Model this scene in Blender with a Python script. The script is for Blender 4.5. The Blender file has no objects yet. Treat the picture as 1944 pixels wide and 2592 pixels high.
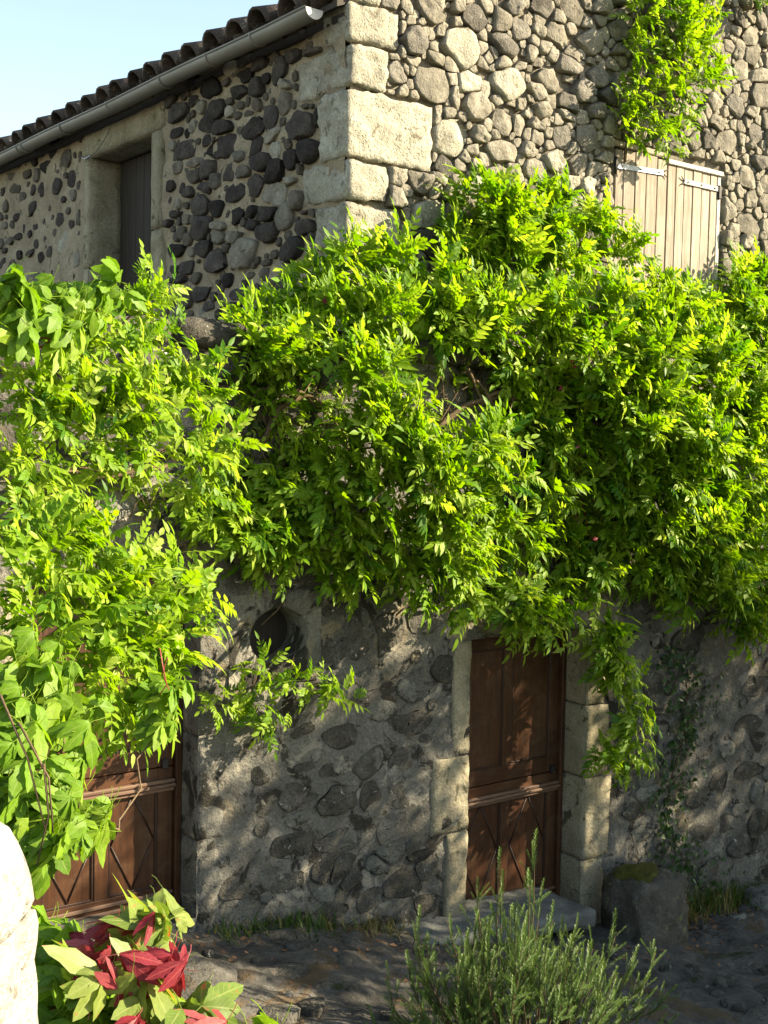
import bpy, bmesh, math, random
import numpy as np
from mathutils import Vector, Matrix, noise

# ---------------------------------------------------------------- camera, sky, sun, exposure
S = bpy.context.scene
COL = S.collection
R = math.radians
FPX = 3094.0                                   # focal length in photograph pixels (1944 x 2592)
YAW, PITCH, ROLL = R(52.327), R(3.22), R(-1.218)
CAM = np.array([-5.710, -6.361, 3.395])        # the eye; x runs along the low wall, y into it, z up
_F = np.array([math.cos(YAW), math.sin(YAW), 0.0])
_R = np.array([math.sin(YAW), -math.cos(YAW), 0.0])
_U = np.array([0.0, 0.0, 1.0])
FWD = _F*math.cos(PITCH) - _U*math.sin(PITCH)
_U2 = _U*math.cos(PITCH) + _F*math.sin(PITCH)
RGT = _R*math.cos(ROLL) - _U2*math.sin(ROLL)
UPV = _U2*math.cos(ROLL) + _R*math.sin(ROLL)
cd = bpy.data.cameras.new('camera'); cam = bpy.data.objects.new('camera', cd); COL.objects.link(cam)
cd.sensor_fit = 'VERTICAL'; cd.sensor_height = 24.0; cd.lens = FPX/2592*24.0
cd.clip_start = 0.05; cd.clip_end = 500
cam.matrix_world = Matrix(((RGT[0], UPV[0], -FWD[0], CAM[0]), (RGT[1], UPV[1], -FWD[1], CAM[1]),
                           (RGT[2], UPV[2], -FWD[2], CAM[2]), (0, 0, 0, 1)))
S.camera = cam
SUN = np.array([0.79, -0.61, 0.53]); SUN /= np.linalg.norm(SUN)
w = bpy.data.worlds.new('World'); S.world = w; w.use_nodes = True
nt = w.node_tree
sky = nt.nodes.new('ShaderNodeTexSky'); sky.sky_type = 'NISHITA'; sky.sun_disc = False
sky.sun_elevation = math.asin(SUN[2]); sky.sun_rotation = math.atan2(SUN[0], SUN[1])
sky.air_density = 1.0; sky.dust_density = 0.6; sky.ozone_density = 1.0
nt.links.new(sky.outputs[0], nt.nodes['Background'].inputs[0])
nt.nodes['Background'].inputs[1].default_value = 0.095
ld = bpy.data.lights.new('sun', 'SUN'); sun = bpy.data.objects.new('sun', ld); COL.objects.link(sun)
ld.energy = 4.6; ld.angle = R(0.53); ld.color = (1.0, 0.92, 0.78)
sun.rotation_euler = Vector(SUN).to_track_quat('Z', 'Y').to_euler()
S.view_settings.view_transform = 'Standard'; S.view_settings.look = 'None'
S.view_settings.gamma = 1.0; S.view_settings.use_curve_mapping = False
S.view_settings.exposure = 2.05
S.view_settings.use_white_balance = True; S.view_settings.white_balance_temperature = 7800; S.view_settings.white_balance_tint = 8

# ---------------------------------------------------------------- surveying: where a sight line meets a real plane
def ray(px, py): return FWD + RGT*(px - 972)/FPX - UPV*(py - 1296)/FPX
def on_y(px, py, y=0.0):
    r = ray(px, py); return CAM + r*(y - CAM[1])/r[1]
def on_x(px, py, x):
    r = ray(px, py); return CAM + r*(x - CAM[0])/r[0]
def at_d(px, py, d): return CAM + ray(px, py)*d
HY, HX = 0.60, -0.72                           # planes of the sunlit gable and of the shaded eaves wall
rnd = random.Random(7)
rng = np.random.default_rng(11)

# ---------------------------------------------------------------- object helpers
def link(o, parent=None):
    COL.objects.link(o)
    if parent: o.parent = parent
    return o
ROOTS = {}
def thing(name, label, cat, loc=(0, 0, 0), group=None):
    o = bpy.data.objects.new(name, None); link(o); o.location = loc
    o.empty_display_size = 0.2
    o['label'] = label; o['category'] = cat
    if group: o['group'] = group
    ROOTS[o.name] = np.array(loc, float)
    return o
def origin(parent):
    if parent is None: return np.zeros(3)
    p = parent
    while p.parent: p = p.parent
    return ROOTS.get(p.name, np.zeros(3))
def mesh_np(name, V, Fc, tint=None, smooth=True):
    """Fc: list of faces or an (n,3)/(n,4) int array"""
    me = bpy.data.meshes.new(name)
    V = np.asarray(V, np.float32)
    if isinstance(Fc, np.ndarray):
        n, k = Fc.shape
        me.vertices.add(len(V)); me.vertices.foreach_set('co', V.ravel())
        me.loops.add(n*k); me.loops.foreach_set('vertex_index', Fc.astype(np.int32).ravel())
        me.polygons.add(n); me.polygons.foreach_set('loop_start', np.arange(0, n*k, k, dtype=np.int32))
        me.update(calc_edges=True)
    else:
        me.from_pydata([tuple(map(float, v)) for v in V], [], Fc); me.update()
    me.polygons.foreach_set('use_smooth', np.full(len(me.polygons), smooth))
    if tint is not None:
        tint = np.asarray(tint, np.float32); tint = tint[:, None] if tint.ndim == 1 else tint
        for k in range(tint.shape[1]):
            a = me.attributes.new(('tint', 'mid', 'along')[k], 'FLOAT', 'POINT'); a.data.foreach_set('value', np.ascontiguousarray(tint[:, k]))
    return me
def obj(name, V, Fc, mat, parent=None, kind=None, smooth=True, tint=None, label=None):
    V = np.asarray(V, float) - origin(parent)
    me = mesh_np(name, V, Fc, tint, smooth)
    me.materials.append(mat)
    o = link(bpy.data.objects.new(name, me), parent)
    if kind: o['kind'] = kind
    if label: o['label'] = label
    return o
class MB:
    """collects several solids into one mesh"""
    def __init__(self): self.V, self.F = [], []
    def add(self, V, F):
        n = len(self.V); self.V += [tuple(v) for v in V]; self.F += [tuple(i + n for i in f) for f in F]
    def build(self, name, mat, parent=None, **k): return obj(name, self.V, self.F, mat, parent, **k)
def box(x0, x1, y0, y1, z0, z1, b=0.0):
    """box with small chamfers on all edges"""
    if b <= 0:
        V = [(x, y, z) for x in (x0, x1) for y in (y0, y1) for z in (z0, z1)]
        return V, [(0, 1, 3, 2), (4, 6, 7, 5), (0, 4, 5, 1), (2, 3, 7, 6), (0, 2, 6, 4), (1, 5, 7, 3)]
    bm = bmesh.new()
    bmesh.ops.create_cube(bm, size=1.0)
    for v in bm.verts:
        v.co = Vector(((x0+x1)/2 + v.co.x*(x1-x0), (y0+y1)/2 + v.co.y*(y1-y0), (z0+z1)/2 + v.co.z*(z1-z0)))
    bmesh.ops.bevel(bm, geom=bm.edges[:], offset=b, segments=1, affect='EDGES')
    bm.verts.index_update()
    V = [tuple(v.co) for v in bm.verts]; F = [tuple(v.index for v in f.verts) for f in bm.faces]
    bm.free(); return V, F
def tube(path, r, n=6, cap=True):
    path = [np.asarray(p, float) for p in path]
    rr = r if hasattr(r, '__len__') else [r]*len(path)
    V, F = [], []
    up = np.array([0.13, 0.21, 0.97])
    for i, p in enumerate(path):
        t = path[min(i+1, len(path)-1)] - path[max(i-1, 0)]
        t = t/(np.linalg.norm(t) + 1e-9)
        a = np.cross(t, up)
        if np.linalg.norm(a) < .05: a = np.cross(t, (1, 0, 0))
        a /= np.linalg.norm(a); b = np.cross(t, a)
        for k in range(n):
            th = 2*math.pi*k/n; V.append(p + rr[i]*(a*math.cos(th) + b*math.sin(th)))
    for i in range(len(path)-1):
        for k in range(n):
            k2 = (k+1) % n; F.append((i*n+k, i*n+k2, (i+1)*n+k2, (i+1)*n+k))
    if cap:
        F.append(tuple(range(n))[::-1]); F.append(tuple((len(path)-1)*n + k for k in range(n)))
    return V, F
def fbm(p, s, oct=3, seed=0.0):
    v = Vector((p[0]*s + seed, p[1]*s + seed*1.7, p[2]*s - seed)); a, t = 1.0, 0.0
    for _ in range(oct):
        t += a*noise.noise(v); v = v*2.03; a *= .5
    return t
def rough_block(x0, x1, y0, y1, z0, z1, step=.07, rad=.03, amp=.012, seed=0.0, shape=None):
    """a hewn block: gridded box, rounded arrises, uneven faces"""
    nx, ny, nz = [max(2, int(round(abs(d)/step))) for d in (x1-x0, y1-y0, z1-z0)]
    idx, V, F = {}, [], []
    def vid(i, j, k):
        key = (i, j, k)
        if key not in idx:
            idx[key] = len(V)
            p = np.array([x0 + (x1-x0)*i/nx, y0 + (y1-y0)*j/ny, z0 + (z1-z0)*k/nz])
            lo, hi = np.array([x0, y0, z0]) + rad, np.array([x1, y1, z1]) - rad
            hi = np.maximum(hi, lo); q = np.clip(p, lo, hi); d = p - q; L = np.linalg.norm(d)
            if L > rad: p = q + d*rad/L
            n = d/(L + 1e-9) if L > 0 else np.zeros(3)
            p = p + n*amp*fbm(p, 5, 3, seed) + n*amp*.8*fbm(p, 16, 2, seed+3)
            if shape: p = shape(p)
            V.append(p)
        return idx[key]
    for i in range(nx):
        for j in range(ny):
            F.append((vid(i, j, 0), vid(i, j+1, 0), vid(i+1, j+1, 0), vid(i+1, j, 0)))
            F.append((vid(i, j, nz), vid(i+1, j, nz), vid(i+1, j+1, nz), vid(i, j+1, nz)))
    for i in range(nx):
        for k in range(nz):
            F.append((vid(i, 0, k), vid(i+1, 0, k), vid(i+1, 0, k+1), vid(i, 0, k+1)))
            F.append((vid(i, ny, k), vid(i, ny, k+1), vid(i+1, ny, k+1), vid(i+1, ny, k)))
    for j in range(ny):
        for k in range(nz):
            F.append((vid(0, j, k), vid(0, j, k+1), vid(0, j+1, k+1), vid(0, j+1, k)))
            F.append((vid(nx, j, k), vid(nx, j+1, k), vid(nx, j+1, k+1), vid(nx, j, k+1)))
    return V, F

# ---------------------------------------------------------------- materials
def newmat(name):
    m = bpy.data.materials.new(name); m.use_nodes = True
    t = m.node_tree; return m, t, t.nodes['Principled BSDF']
def nd(t, kind, **k):
    n = t.nodes.new(kind)
    for a, v in k.items(): setattr(n, a, v)
    return n
def ramp(t, fac, stops):
    r = nd(t, 'ShaderNodeValToRGB'); e = r.color_ramp.elements
    while len(e) < len(stops): e.new(.5)
    for el, (p, c) in zip(e, stops):
        el.position = p; el.color = (*c, 1) if len(c) == 3 else c
    t.links.new(fac, r.inputs[0]); return r
def ntex(t, vec, scale, detail=6, rough=.6, dist=0.0):
    n = nd(t, 'ShaderNodeTexNoise'); n.inputs['Scale'].default_value = scale
    n.inputs['Detail'].default_value = detail; n.inputs['Roughness'].default_value = rough
    n.inputs['Distortion'].default_value = dist
    t.links.new(vec, n.inputs['Vector']); return n
def mixc(t, fac, a, b, mode='MIX'):
    n = nd(t, 'ShaderNodeMix', data_type='RGBA', blend_type=mode)
    for s, v in ((n.inputs[0], fac), (n.inputs[6], a), (n.inputs[7], b)):
        if isinstance(v, (int, float)): s.default_value = v
        elif isinstance(v, tuple): s.default_value = (*v, 1)
        else: t.links.new(v, s)
    return n.outputs[2]
def rock(name, cols, scale=6.0, grain=60.0, bump=.35, lichen=(), rough=.92, vary=.35, pits=0.0):
    """weathered stone: big tone patches, grain, lichen spots, pitted relief, tone differing by stone"""
    m, t, p = newmat(name)
    tc = nd(t, 'ShaderNodeTexCoord'); oi = nd(t, 'ShaderNodeObjectInfo')
    off = nd(t, 'ShaderNodeVectorMath', operation='MULTIPLY_ADD')
    t.links.new(oi.outputs['Random'], off.inputs[0]); off.inputs[1].default_value = (13.7, 7.1, 3.3)
    t.links.new(tc.outputs['Object'], off.inputs[2]); vec = off.outputs[0]
    n1 = ntex(t, vec, scale, 7, .65, .4); n2 = ntex(t, vec, grain, 4, .7)
    k = len(cols); base = ramp(t, n1.outputs[0], [(.25 + .5*i/(k-1), c) for i, c in enumerate(cols)]).outputs[0]
    g = ramp(t, n2.outputs[0], [(.3, (.62, .62, .62)), (.7, (1.3, 1.3, 1.3))]).outputs[0]
    c = mixc(t, .8, base, g, 'MULTIPLY')
    if vary:
        mr = nd(t, 'ShaderNodeMapRange'); t.links.new(oi.outputs['Random'], mr.inputs[0])
        mr.inputs[3].default_value = 1-vary; mr.inputs[4].default_value = 1+vary
        cb = nd(t, 'ShaderNodeCombineXYZ')
        for i in range(3): t.links.new(mr.outputs[0], cb.inputs[i])
        c = mixc(t, 1.0, c, cb.outputs[0], 'MULTIPLY')
    for i, (lc, ls, th) in enumerate(lichen):
        ln = ntex(t, vec, ls, 5, .7, .8)
        f = ramp(t, ln.outputs[0], [(th, (0, 0, 0)), (min(th+.06, 1), (1, 1, 1))]).outputs[0]
        c = mixc(t, f, c, lc)
    t.links.new(c, p.inputs['Base Color']); p.inputs['Roughness'].default_value = rough
    p.inputs['Specular IOR Level'].default_value = .12
    ad = nd(t, 'ShaderNodeMath', operation='MULTIPLY_ADD'); t.links.new(n2.outputs[0], ad.inputs[0])
    ad.inputs[1].default_value = .45; n3 = ntex(t, vec, grain*.3, 5, .65); t.links.new(n3.outputs[0], ad.inputs[2])
    h = ad.outputs[0]
    if pits:
        vo = nd(t, 'ShaderNodeTexVoronoi'); vo.inputs['Scale'].default_value = grain*.7; t.links.new(vec, vo.inputs['Vector'])
        pr = ramp(t, vo.outputs['Distance'], [(.0, (0, 0, 0)), (.28, (1, 1, 1))]).outputs[0]
        a2 = nd(t, 'ShaderNodeMath', operation='MULTIPLY_ADD'); t.links.new(pr, a2.inputs[0]); a2.inputs[1].default_value = pits
        t.links.new(h, a2.inputs[2]); h = a2.outputs[0]
    b = nd(t, 'ShaderNodeBump'); b.inputs['Strength'].default_value = min(1, bump*1.25); b.inputs['Distance'].default_value = .03
    t.links.new(h, b.inputs['Height']); t.links.new(b.outputs[0], p.inputs['Normal'])
    return m
LICH_Y, LICH_W, LICH_G = (.42, .30, .06), (.50, .49, .42), (.16, .17, .08)
M = {}
M['lime']   = rock('pale_limestone', [(.17, .158, .125), (.28, .265, .21), (.38, .365, .30)], 5, 55, .6, [((.15, .135, .10), 8, .57), (LICH_Y, 13, .73), ((.10, .095, .08), 19, .66)], vary=.14, pits=.4)
M['tan']    = rock('tan_stone', [(.085, .077, .061), (.175, .160, .128), (.285, .263, .212)], 7, 60, .5, [(LICH_W, 13, .68), (LICH_Y, 15, .74)], vary=.25, pits=.4)
M['grey']   = rock('grey_basalt', [(.06, .055, .047), (.125, .116, .098), (.20, .186, .156)], 7, 60, .55, [(LICH_W, 14, .66)], vary=.3, pits=.7)
M['dark']   = rock('dark_basalt', [(.024, .021, .019), (.045, .039, .035), (.085, .072, .060)], 8, 55, .6, [((.13, .115, .09), 14, .66)], vary=.55, pits=.7)
M['mid']    = rock('dull_basalt', [(.055, .048, .038), (.095, .083, .066), (.14, .124, .10)], 8, 55, .5, [(LICH_W, 16, .7)], vary=.3, pits=.5)
M['brick']  = rock('brick_red', [(.22, .10, .06), (.30, .15, .09)], 9, 60, .4)
M['mortar_side'] = rock('sandy_mortar', [(.18, .145, .10), (.30, .25, .175), (.41, .35, .25)], 3, 70, .8, [((.11, .098, .075), 6, .60), ((.40, .37, .29), 8, .68)], vary=0)
M['mortar_gable'] = rock('lime_mortar', [(.10, .088, .066), (.17, .152, .115), (.25, .228, .175)], 4, 60, .8, vary=0)
M['render'] = rock('stained_render', [(.07, .066, .055), (.135, .13, .112), (.22, .21, .18)], 2.2, 55, .9, [((.20, .165, .11), 1.7, .56), ((.036, .033, .027), 3.1, .54), ((.05, .046, .037), 9, .60), ((.26, .24, .195), 4.3, .585), (LICH_W, 21, .68), ((.33, .25, .11), 14, .72)], vary=0)
M['terrace_stone'] = rock('lichened_basalt', [(.038, .036, .031), (.075, .070, .058), (.135, .127, .105)], 8, 60, .8, [(LICH_W, 15, .63), ((.28, .20, .07), 17, .72)], vary=.3, pits=.5)
M['terrace_pale'] = rock('pale_weathered_stone', [(.085, .083, .072), (.15, .147, .125), (.22, .215, .18)], 7, 60, .8, [((.05, .05, .043), 12, .56)], vary=.2)
M['jamb']   = rock('dressed_sandstone', [(.16, .14, .092), (.27, .24, .165), (.35, .32, .24)], 3.5, 60, .6, [((.085, .078, .048), 5, .57), ((.10, .09, .07), 13, .62), (LICH_W, 18, .68)], vary=.12)
M['white_stone'] = rock('white_limestone', [(.19, .178, .15), (.31, .295, .26), (.41, .395, .355)], 6, 50, .9, [((.09, .08, .078), 13, .60), ((.17, .155, .13), 7, .60)], vary=.05)
M['slab']   = rock('grey_slab', [(.075, .08, .073), (.125, .13, .12), (.18, .185, .17)], 4, 60, .4, [((.08, .09, .07), 8, .65)], vary=0)
M['moss_stone'] = rock('weathered_block', [(.05, .045, .038), (.09, .082, .066), (.15, .135, .11)], 7, 60, .7, [(LICH_G, 9, .60), (LICH_W, 18, .68)], vary=0)
M['pale_render'] = rock('pale_stained_render', [(.11, .105, .085), (.18, .172, .145), (.25, .24, .20)], 3.5, 60, .9, [((.06, .056, .045), 6, .56), ((.36, .26, .10), 11, .66), (LICH_W, 17, .66)], vary=.1)
M['moss']   = rock('moss', [(.03, .036, .010), (.075, .075, .016), (.14, .125, .025)], 14, 90, 1.0, vary=0)
M['ground'] = rock('dark_worn_ground', [(.038, .036, .033), (.075, .071, .063), (.13, .123, .108)], 2.6, 26, 1.0, [((.085, .062, .038), 1.3, .54), ((.14, .132, .112), 7, .63), ((.028, .034, .014), 2.3, .60)], vary=0)
M['tile']   = rock('old_clay_tile', [(.045, .036, .032), (.085, .068, .058), (.13, .11, .09)], 9, 60, .5, [(LICH_W, 18, .63), ((.22, .17, .07), 14, .70)], vary=.35)
def plain(name, col, rough=.5, metal=0.0, streak=None, bump=.0, spec=.4, nscale=(30, 30, 30), wear=None):
    m, t, p = newmat(name)
    tc = nd(t, 'ShaderNodeTexCoord'); mp = nd(t, 'ShaderNodeMapping'); mp.inputs['Scale'].default_value = nscale
    oi = nd(t, 'ShaderNodeObjectInfo'); va = nd(t, 'ShaderNodeVectorMath', operation='MULTIPLY_ADD')
    t.links.new(oi.outputs['Random'], va.inputs[0]); va.inputs[1].default_value = (5.3, 3.1, 9.7); t.links.new(tc.outputs['Object'], va.inputs[2])
    t.links.new(va.outputs[0], mp.inputs['Vector'])
    n = ntex(t, mp.outputs[0], 1.0, 6, .65, .3)
    c2 = streak or tuple(c*.6 for c in col)
    c = ramp(t, n.outputs[0], [(.3, c2), (.65, col)]).outputs[0]
    if wear:                                           # bleached, scuffed patches
        wn = ntex(t, tc.outputs['Object'], 3.5, 8, .72, 1.2); wf = ramp(t, wn.outputs[0], [(.48, (0, 0, 0)), (.72, (.75, .75, .75))]).outputs[0]; c = mixc(t, wf, c, wear)
    mr = nd(t, 'ShaderNodeMapRange'); t.links.new(oi.outputs['Random'], mr.inputs[0]); mr.inputs[3].default_value = .82; mr.inputs[4].default_value = 1.15
    cb = nd(t, 'ShaderNodeCombineXYZ')
    for i in range(3): t.links.new(mr.outputs[0], cb.inputs[i])
    c = mixc(t, 1.0, c, cb.outputs[0], 'MULTIPLY')
    t.links.new(c, p.inputs['Base Color']); p.inputs['Roughness'].default_value = rough; p.inputs['Metallic'].default_value = metal
    p.inputs['Specular IOR Level'].default_value = spec
    if bump:
        b = nd(t, 'ShaderNodeBump'); b.inputs['Strength'].default_value = bump; b.inputs['Distance'].default_value = .004
        t.links.new(n.outputs[0], b.inputs['Height']); t.links.new(b.outputs[0], p.inputs['Normal'])
    return m
M['door_wood'] = plain('brown_varnished_wood', (.066, .026, .011), .42, streak=(.030, .013, .007), bump=.35, nscale=(45, 45, 3), spec=.3, wear=(.095, .055, .032))
M['door_rail'] = plain('brown_varnished_rail', (.070, .028, .012), .42, streak=(.034, .014, .007), bump=.35, nscale=(3, 45, 45), spec=.3, wear=(.10, .058, .034))
M['groove'] = plain('dark_bead', (.030, .012, .007), .5, bump=.1)
M['worn_rail'] = plain('weathered_moulding', (.16, .095, .06), .6, streak=(.08, .04, .024), bump=.3, nscale=(3, 60, 60))
M['old_plank'] = plain('dark_old_plank', (.038, .029, .021), .8, streak=(.016, .013, .010), bump=.5, nscale=(40, 40, 2.5))
M['shutter'] = plain('sun_bleached_wood', (.38, .325, .265), .85, streak=(.19, .145, .105), bump=.5, nscale=(55, 55, 3), spec=.2, wear=(.20, .17, .14))
M['dark_board'] = plain('dark_niche_wood', (.022, .017, .013), .9, streak=(.010, .008, .007), bump=.4, nscale=(30, 30, 3))  # darker wood for the boards inside the niche
M['white_wood_strap_glint'] = plain('pale_wood_strap_glint', (.42, .40, .36), .7, streak=(.26, .23, .19), bump=.3, nscale=(20, 20, 20))  # painted wood; on the right strap it stands in for reflected light
M['zinc'] = plain('dull_zinc', (.20, .19, .165), .55, .15, streak=(.14, .13, .11), nscale=(6, 2, 6))
M['zinc_sunlit'] = plain('sunlit_zinc', (.55, .55, .53), .5, .1, nscale=(8, 8, 8))  # end cap: sunlight put into a paler copy of the gutter zinc
M['iron'] = plain('galvanised_iron', (.36, .38, .41), .5, .55, streak=(.24, .25, .27))
M['dark_iron'] = plain('dark_iron', (.04, .038, .036), .6, .6)
M['wire'] = plain('grey_wire', (.20, .19, .17), .6, .3)
M['stem'] = plain('vine_bark', (.13, .09, .05), .85, streak=(.06, .04, .022), bump=.6, nscale=(60, 60, 60), spec=.2)
M['red_stem'] = plain('red_stem', (.34, .05, .04), .5, streak=(.20, .035, .03))
M['litter'] = plain('dry_leaf', (.22, .10, .045), .8, streak=(.10, .06, .03))
def leafmat(name, stops, trans=.45, rough=.45, tmul=(1.35, 1.4, .6), spec=.28, patch=None, veins=None):
    m, t, p = newmat(name)
    at = nd(t, 'ShaderNodeAttribute', attribute_name='tint')
    tc = nd(t, 'ShaderNodeTexCoord'); n = ntex(t, tc.outputs['Object'], 45 if patch is None else patch[1], 3, .6)
    c = ramp(t, at.outputs['Fac'], stops).outputs[0]
    g = ramp(t, n.outputs[0], [(.3, (.78, .78, .78)), (.7, (1.15, 1.15, 1.15))]).outputs[0]
    c = mixc(t, 1.0, c, g, 'MULTIPLY')
    if veins:                                          # pale midrib and side veins, from the blade's own coordinates
        am, al = nd(t, 'ShaderNodeAttribute', attribute_name='mid'), nd(t, 'ShaderNodeAttribute', attribute_name='along')
        m1 = nd(t, 'ShaderNodeMath', operation='MULTIPLY_ADD'); t.links.new(am.outputs['Fac'], m1.inputs[0]); m1.inputs[1].default_value = 1.7
        m0 = nd(t, 'ShaderNodeMath', operation='MULTIPLY'); t.links.new(al.outputs['Fac'], m0.inputs[0]); m0.inputs[1].default_value = 8.0
        t.links.new(m0.outputs[0], m1.inputs[2]); fr = nd(t, 'ShaderNodeMath', operation='PINGPONG'); t.links.new(m1.outputs[0], fr.inputs[0]); fr.inputs[1].default_value = .5
        v1 = ramp(t, fr.outputs[0], [(.0, (.35, .35, .35)), (.10, (0, 0, 0))]).outputs[0]; v2 = ramp(t, am.outputs['Fac'], [(.88, (0, 0, 0)), (.98, (.6, .6, .6))]).outputs[0]
        v3 = ramp(t, am.outputs['Fac'], [(.0, (0, 0, 0)), (.1, (1, 1, 1))]).outputs[0]
        vm = mixc(t, 1.0, mixc(t, 1.0, v1, v3, 'MULTIPLY'), v2, 'LIGHTEN'); c = mixc(t, vm, c, veins)
    if patch is not None:
        f = ramp(t, n.outputs[0], [(patch[2], (0, 0, 0)), (patch[2]+.10, (1, 1, 1))]).outputs[0]
        c = mixc(t, f, c, patch[0])
    t.links.new(c, p.inputs['Base Color']); p.inputs['Roughness'].default_value = rough
    p.inputs['Specular IOR Level'].default_value = spec
    tr = nd(t, 'ShaderNodeBsdfTranslucent'); t.links.new(mixc(t, 1.0, c, tmul, 'MULTIPLY'), tr.inputs['Color'])
    mx = nd(t, 'ShaderNodeMixShader'); mx.inputs[0].default_value = trans
    t.links.new(p.outputs[0], mx.inputs[1]); t.links.new(tr.outputs[0], mx.inputs[2])
    t.links.new(mx.outputs[0], t.nodes['Material Output'].inputs['Surface'])
    b = nd(t, 'ShaderNodeBump'); b.inputs['Strength'].default_value = .15; b.inputs['Distance'].default_value = .003
    t.links.new(n.outputs[0], b.inputs['Height']); t.links.new(b.outputs[0], p.inputs['Normal'])
    return m
M['wisteria'] = leafmat('wisteria_leaf', [(0, (.05, .145, .010)), (.35, (.135, .26, .014)), (.7, (.215, .335, .022)), (.93, (.30, .40, .06)), (1, (.30, .12, .02))], rough=.5, spec=.25, trans=.5)
M['creeper'] = leafmat('creeper_leaf', [(0, (.065, .155, .012)), (.5, (.13, .25, .018)), (1, (.22, .33, .035))], rough=.5, spec=.2, veins=(.24, .33, .09), patch=((.22, .15, .04), 38, .70))
M['red_leaf'] = leafmat('red_leaf', [(0, (.13, .012, .018)), (.5, (.28, .028, .045)), (1, (.46, .14, .14))], tmul=(1.3, .8, .8), veins=(.40, .10, .09))
M['turning_leaf'] = leafmat('turning_leaf', [(0, (.10, .17, .03)), (1, (.20, .26, .06))], patch=((.42, .06, .06), 16, .60), veins=(.30, .34, .12))
M['ivy'] = leafmat('ivy_leaf', [(0, (.018, .045, .012)), (1, (.04, .085, .02))], trans=.2)
M['rosemary'] = leafmat('rosemary_needle', [(0, (.045, .10, .025)), (1, (.12, .19, .05))], trans=.3)
M['weed'] = leafmat('weed_blade', [(0, (.03, .07, .012)), (.7, (.07, .12, .02)), (1, (.20, .16, .06))], trans=.3)
M['tree_leaf'] = leafmat('tree_leaf', [(0, (.03, .075, .012)), (1, (.06, .12, .02))], trans=.3)

# ---------------------------------------------------------------- stones in a wall
def clip(poly, n, d):
    out = []
    for i in range(len(poly)):
        a, b = poly[i], poly[(i+1) % len(poly)]
        da, db = a[0]*n[0] + a[1]*n[1] - d, b[0]*n[0] + b[1]*n[1] - d
        if da <= 0: out.append(a)
        if da*db < 0:
            s = da/(da-db); out.append((a[0]+(b[0]-a[0])*s, a[1]+(b[1]-a[1])*s))
    return out
def support(s, e):
    c, n = math.cos(s[4]), math.sin(s[4]); x, y = e[0]*c + e[1]*n, -e[0]*n + e[1]*c
    return 1.0/math.sqrt((x/s[2])**2 + (y/s[3])**2 + 1e-12)
def cells(seeds, gap, expo=3.0, grow=1.06, seed=1, rects=(), corners=None):
    r = random.Random(seed); out = []
    for i, s in enumerate(seeds):
        pts, ph = [], [r.uniform(0, 6.28) for _ in range(3)]
        if corners and s[5] != 'round':
            kc = r.randint(*corners); t0 = r.uniform(0, 6.28); ths = sorted(t0 + 2*math.pi*(k + r.uniform(-.27, .27))/kc for k in range(kc))
            if corners[0] == 4:                        # squarish blocks: four corners, now and then one knocked off
                ths = [math.pi*(.25 + .5*k) + r.gauss(0, .16) for k in range(4)]
                if r.random() < .55: q_ = r.randrange(4); ths[q_:q_+1] = [ths[q_] - .28, ths[q_] + .28]
                if r.random() < .3: ths.append(r.choice((0.0, math.pi)) + 6.28 + r.gauss(0, .2)); ths = sorted(t % 6.2832 for t in ths)
        else: ths = [2*math.pi*k/26 for k in range(26)]
        for th in ths:
            c, n = math.cos(th), math.sin(th)
            q = (abs(c)**expo + abs(n)**expo)**(-1/expo)
            q *= grow*(1 + .06*math.sin(2*th+ph[0]) + .05*math.sin(3*th+ph[1]) + .03*math.sin(5*th+ph[2]))
            x, y = s[2]*q*c, s[3]*q*n; a, b = math.cos(s[4]), math.sin(s[4])
            pts.append((s[0] + x*a - y*b, s[1] + x*b + y*a))
        for j, o in enumerate(seeds):
            if i == j: continue
            dx, dy = o[0]-s[0], o[1]-s[1]; D = math.hypot(dx, dy)
            if D > max(s[2], s[3]) + max(o[2], o[3]) + .1 or D < 1e-4: continue
            e = (dx/D, dy/D); ri, rj = support(s, e), support(o, e)
            if ri + rj + gap < D: continue
            cut = D*ri/(ri+rj) - gap/2
            pts = clip(pts, e, s[0]*e[0] + s[1]*e[1] + cut)
            if len(pts) < 3: break
        if len(pts) >= 3:
            for (a0, a1, b0, b1) in rects:             # keep off quoins, openings
                cu, cv = s[0], s[1]
                if a0 < cu < a1 and b0 < cv < b1: pts = []; break
                lo_u, hi_u = min(p[0] for p in pts), max(p[0] for p in pts); lo_v, hi_v = min(p[1] for p in pts), max(p[1] for p in pts)
                if hi_u < a0 or lo_u > a1 or hi_v < b0 or lo_v > b1: continue
                du = (a0-cu) if cu <= a0 else (cu-a1) if cu >= a1 else -1
                dv = (b0-cv) if cv <= b0 else (cv-b1) if cv >= b1 else -1
                if du >= dv: pts = clip(pts, (1, 0), a0-gap) if cu <= a0 else clip(pts, (-1, 0), -(a1+gap))
                else: pts = clip(pts, (0, 1), b0-gap) if cv <= b0 else clip(pts, (0, -1), -(b1+gap))
                if len(pts) < 3: break
        out.append(pts if len(pts) >= 3 else None)
    return out
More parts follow.
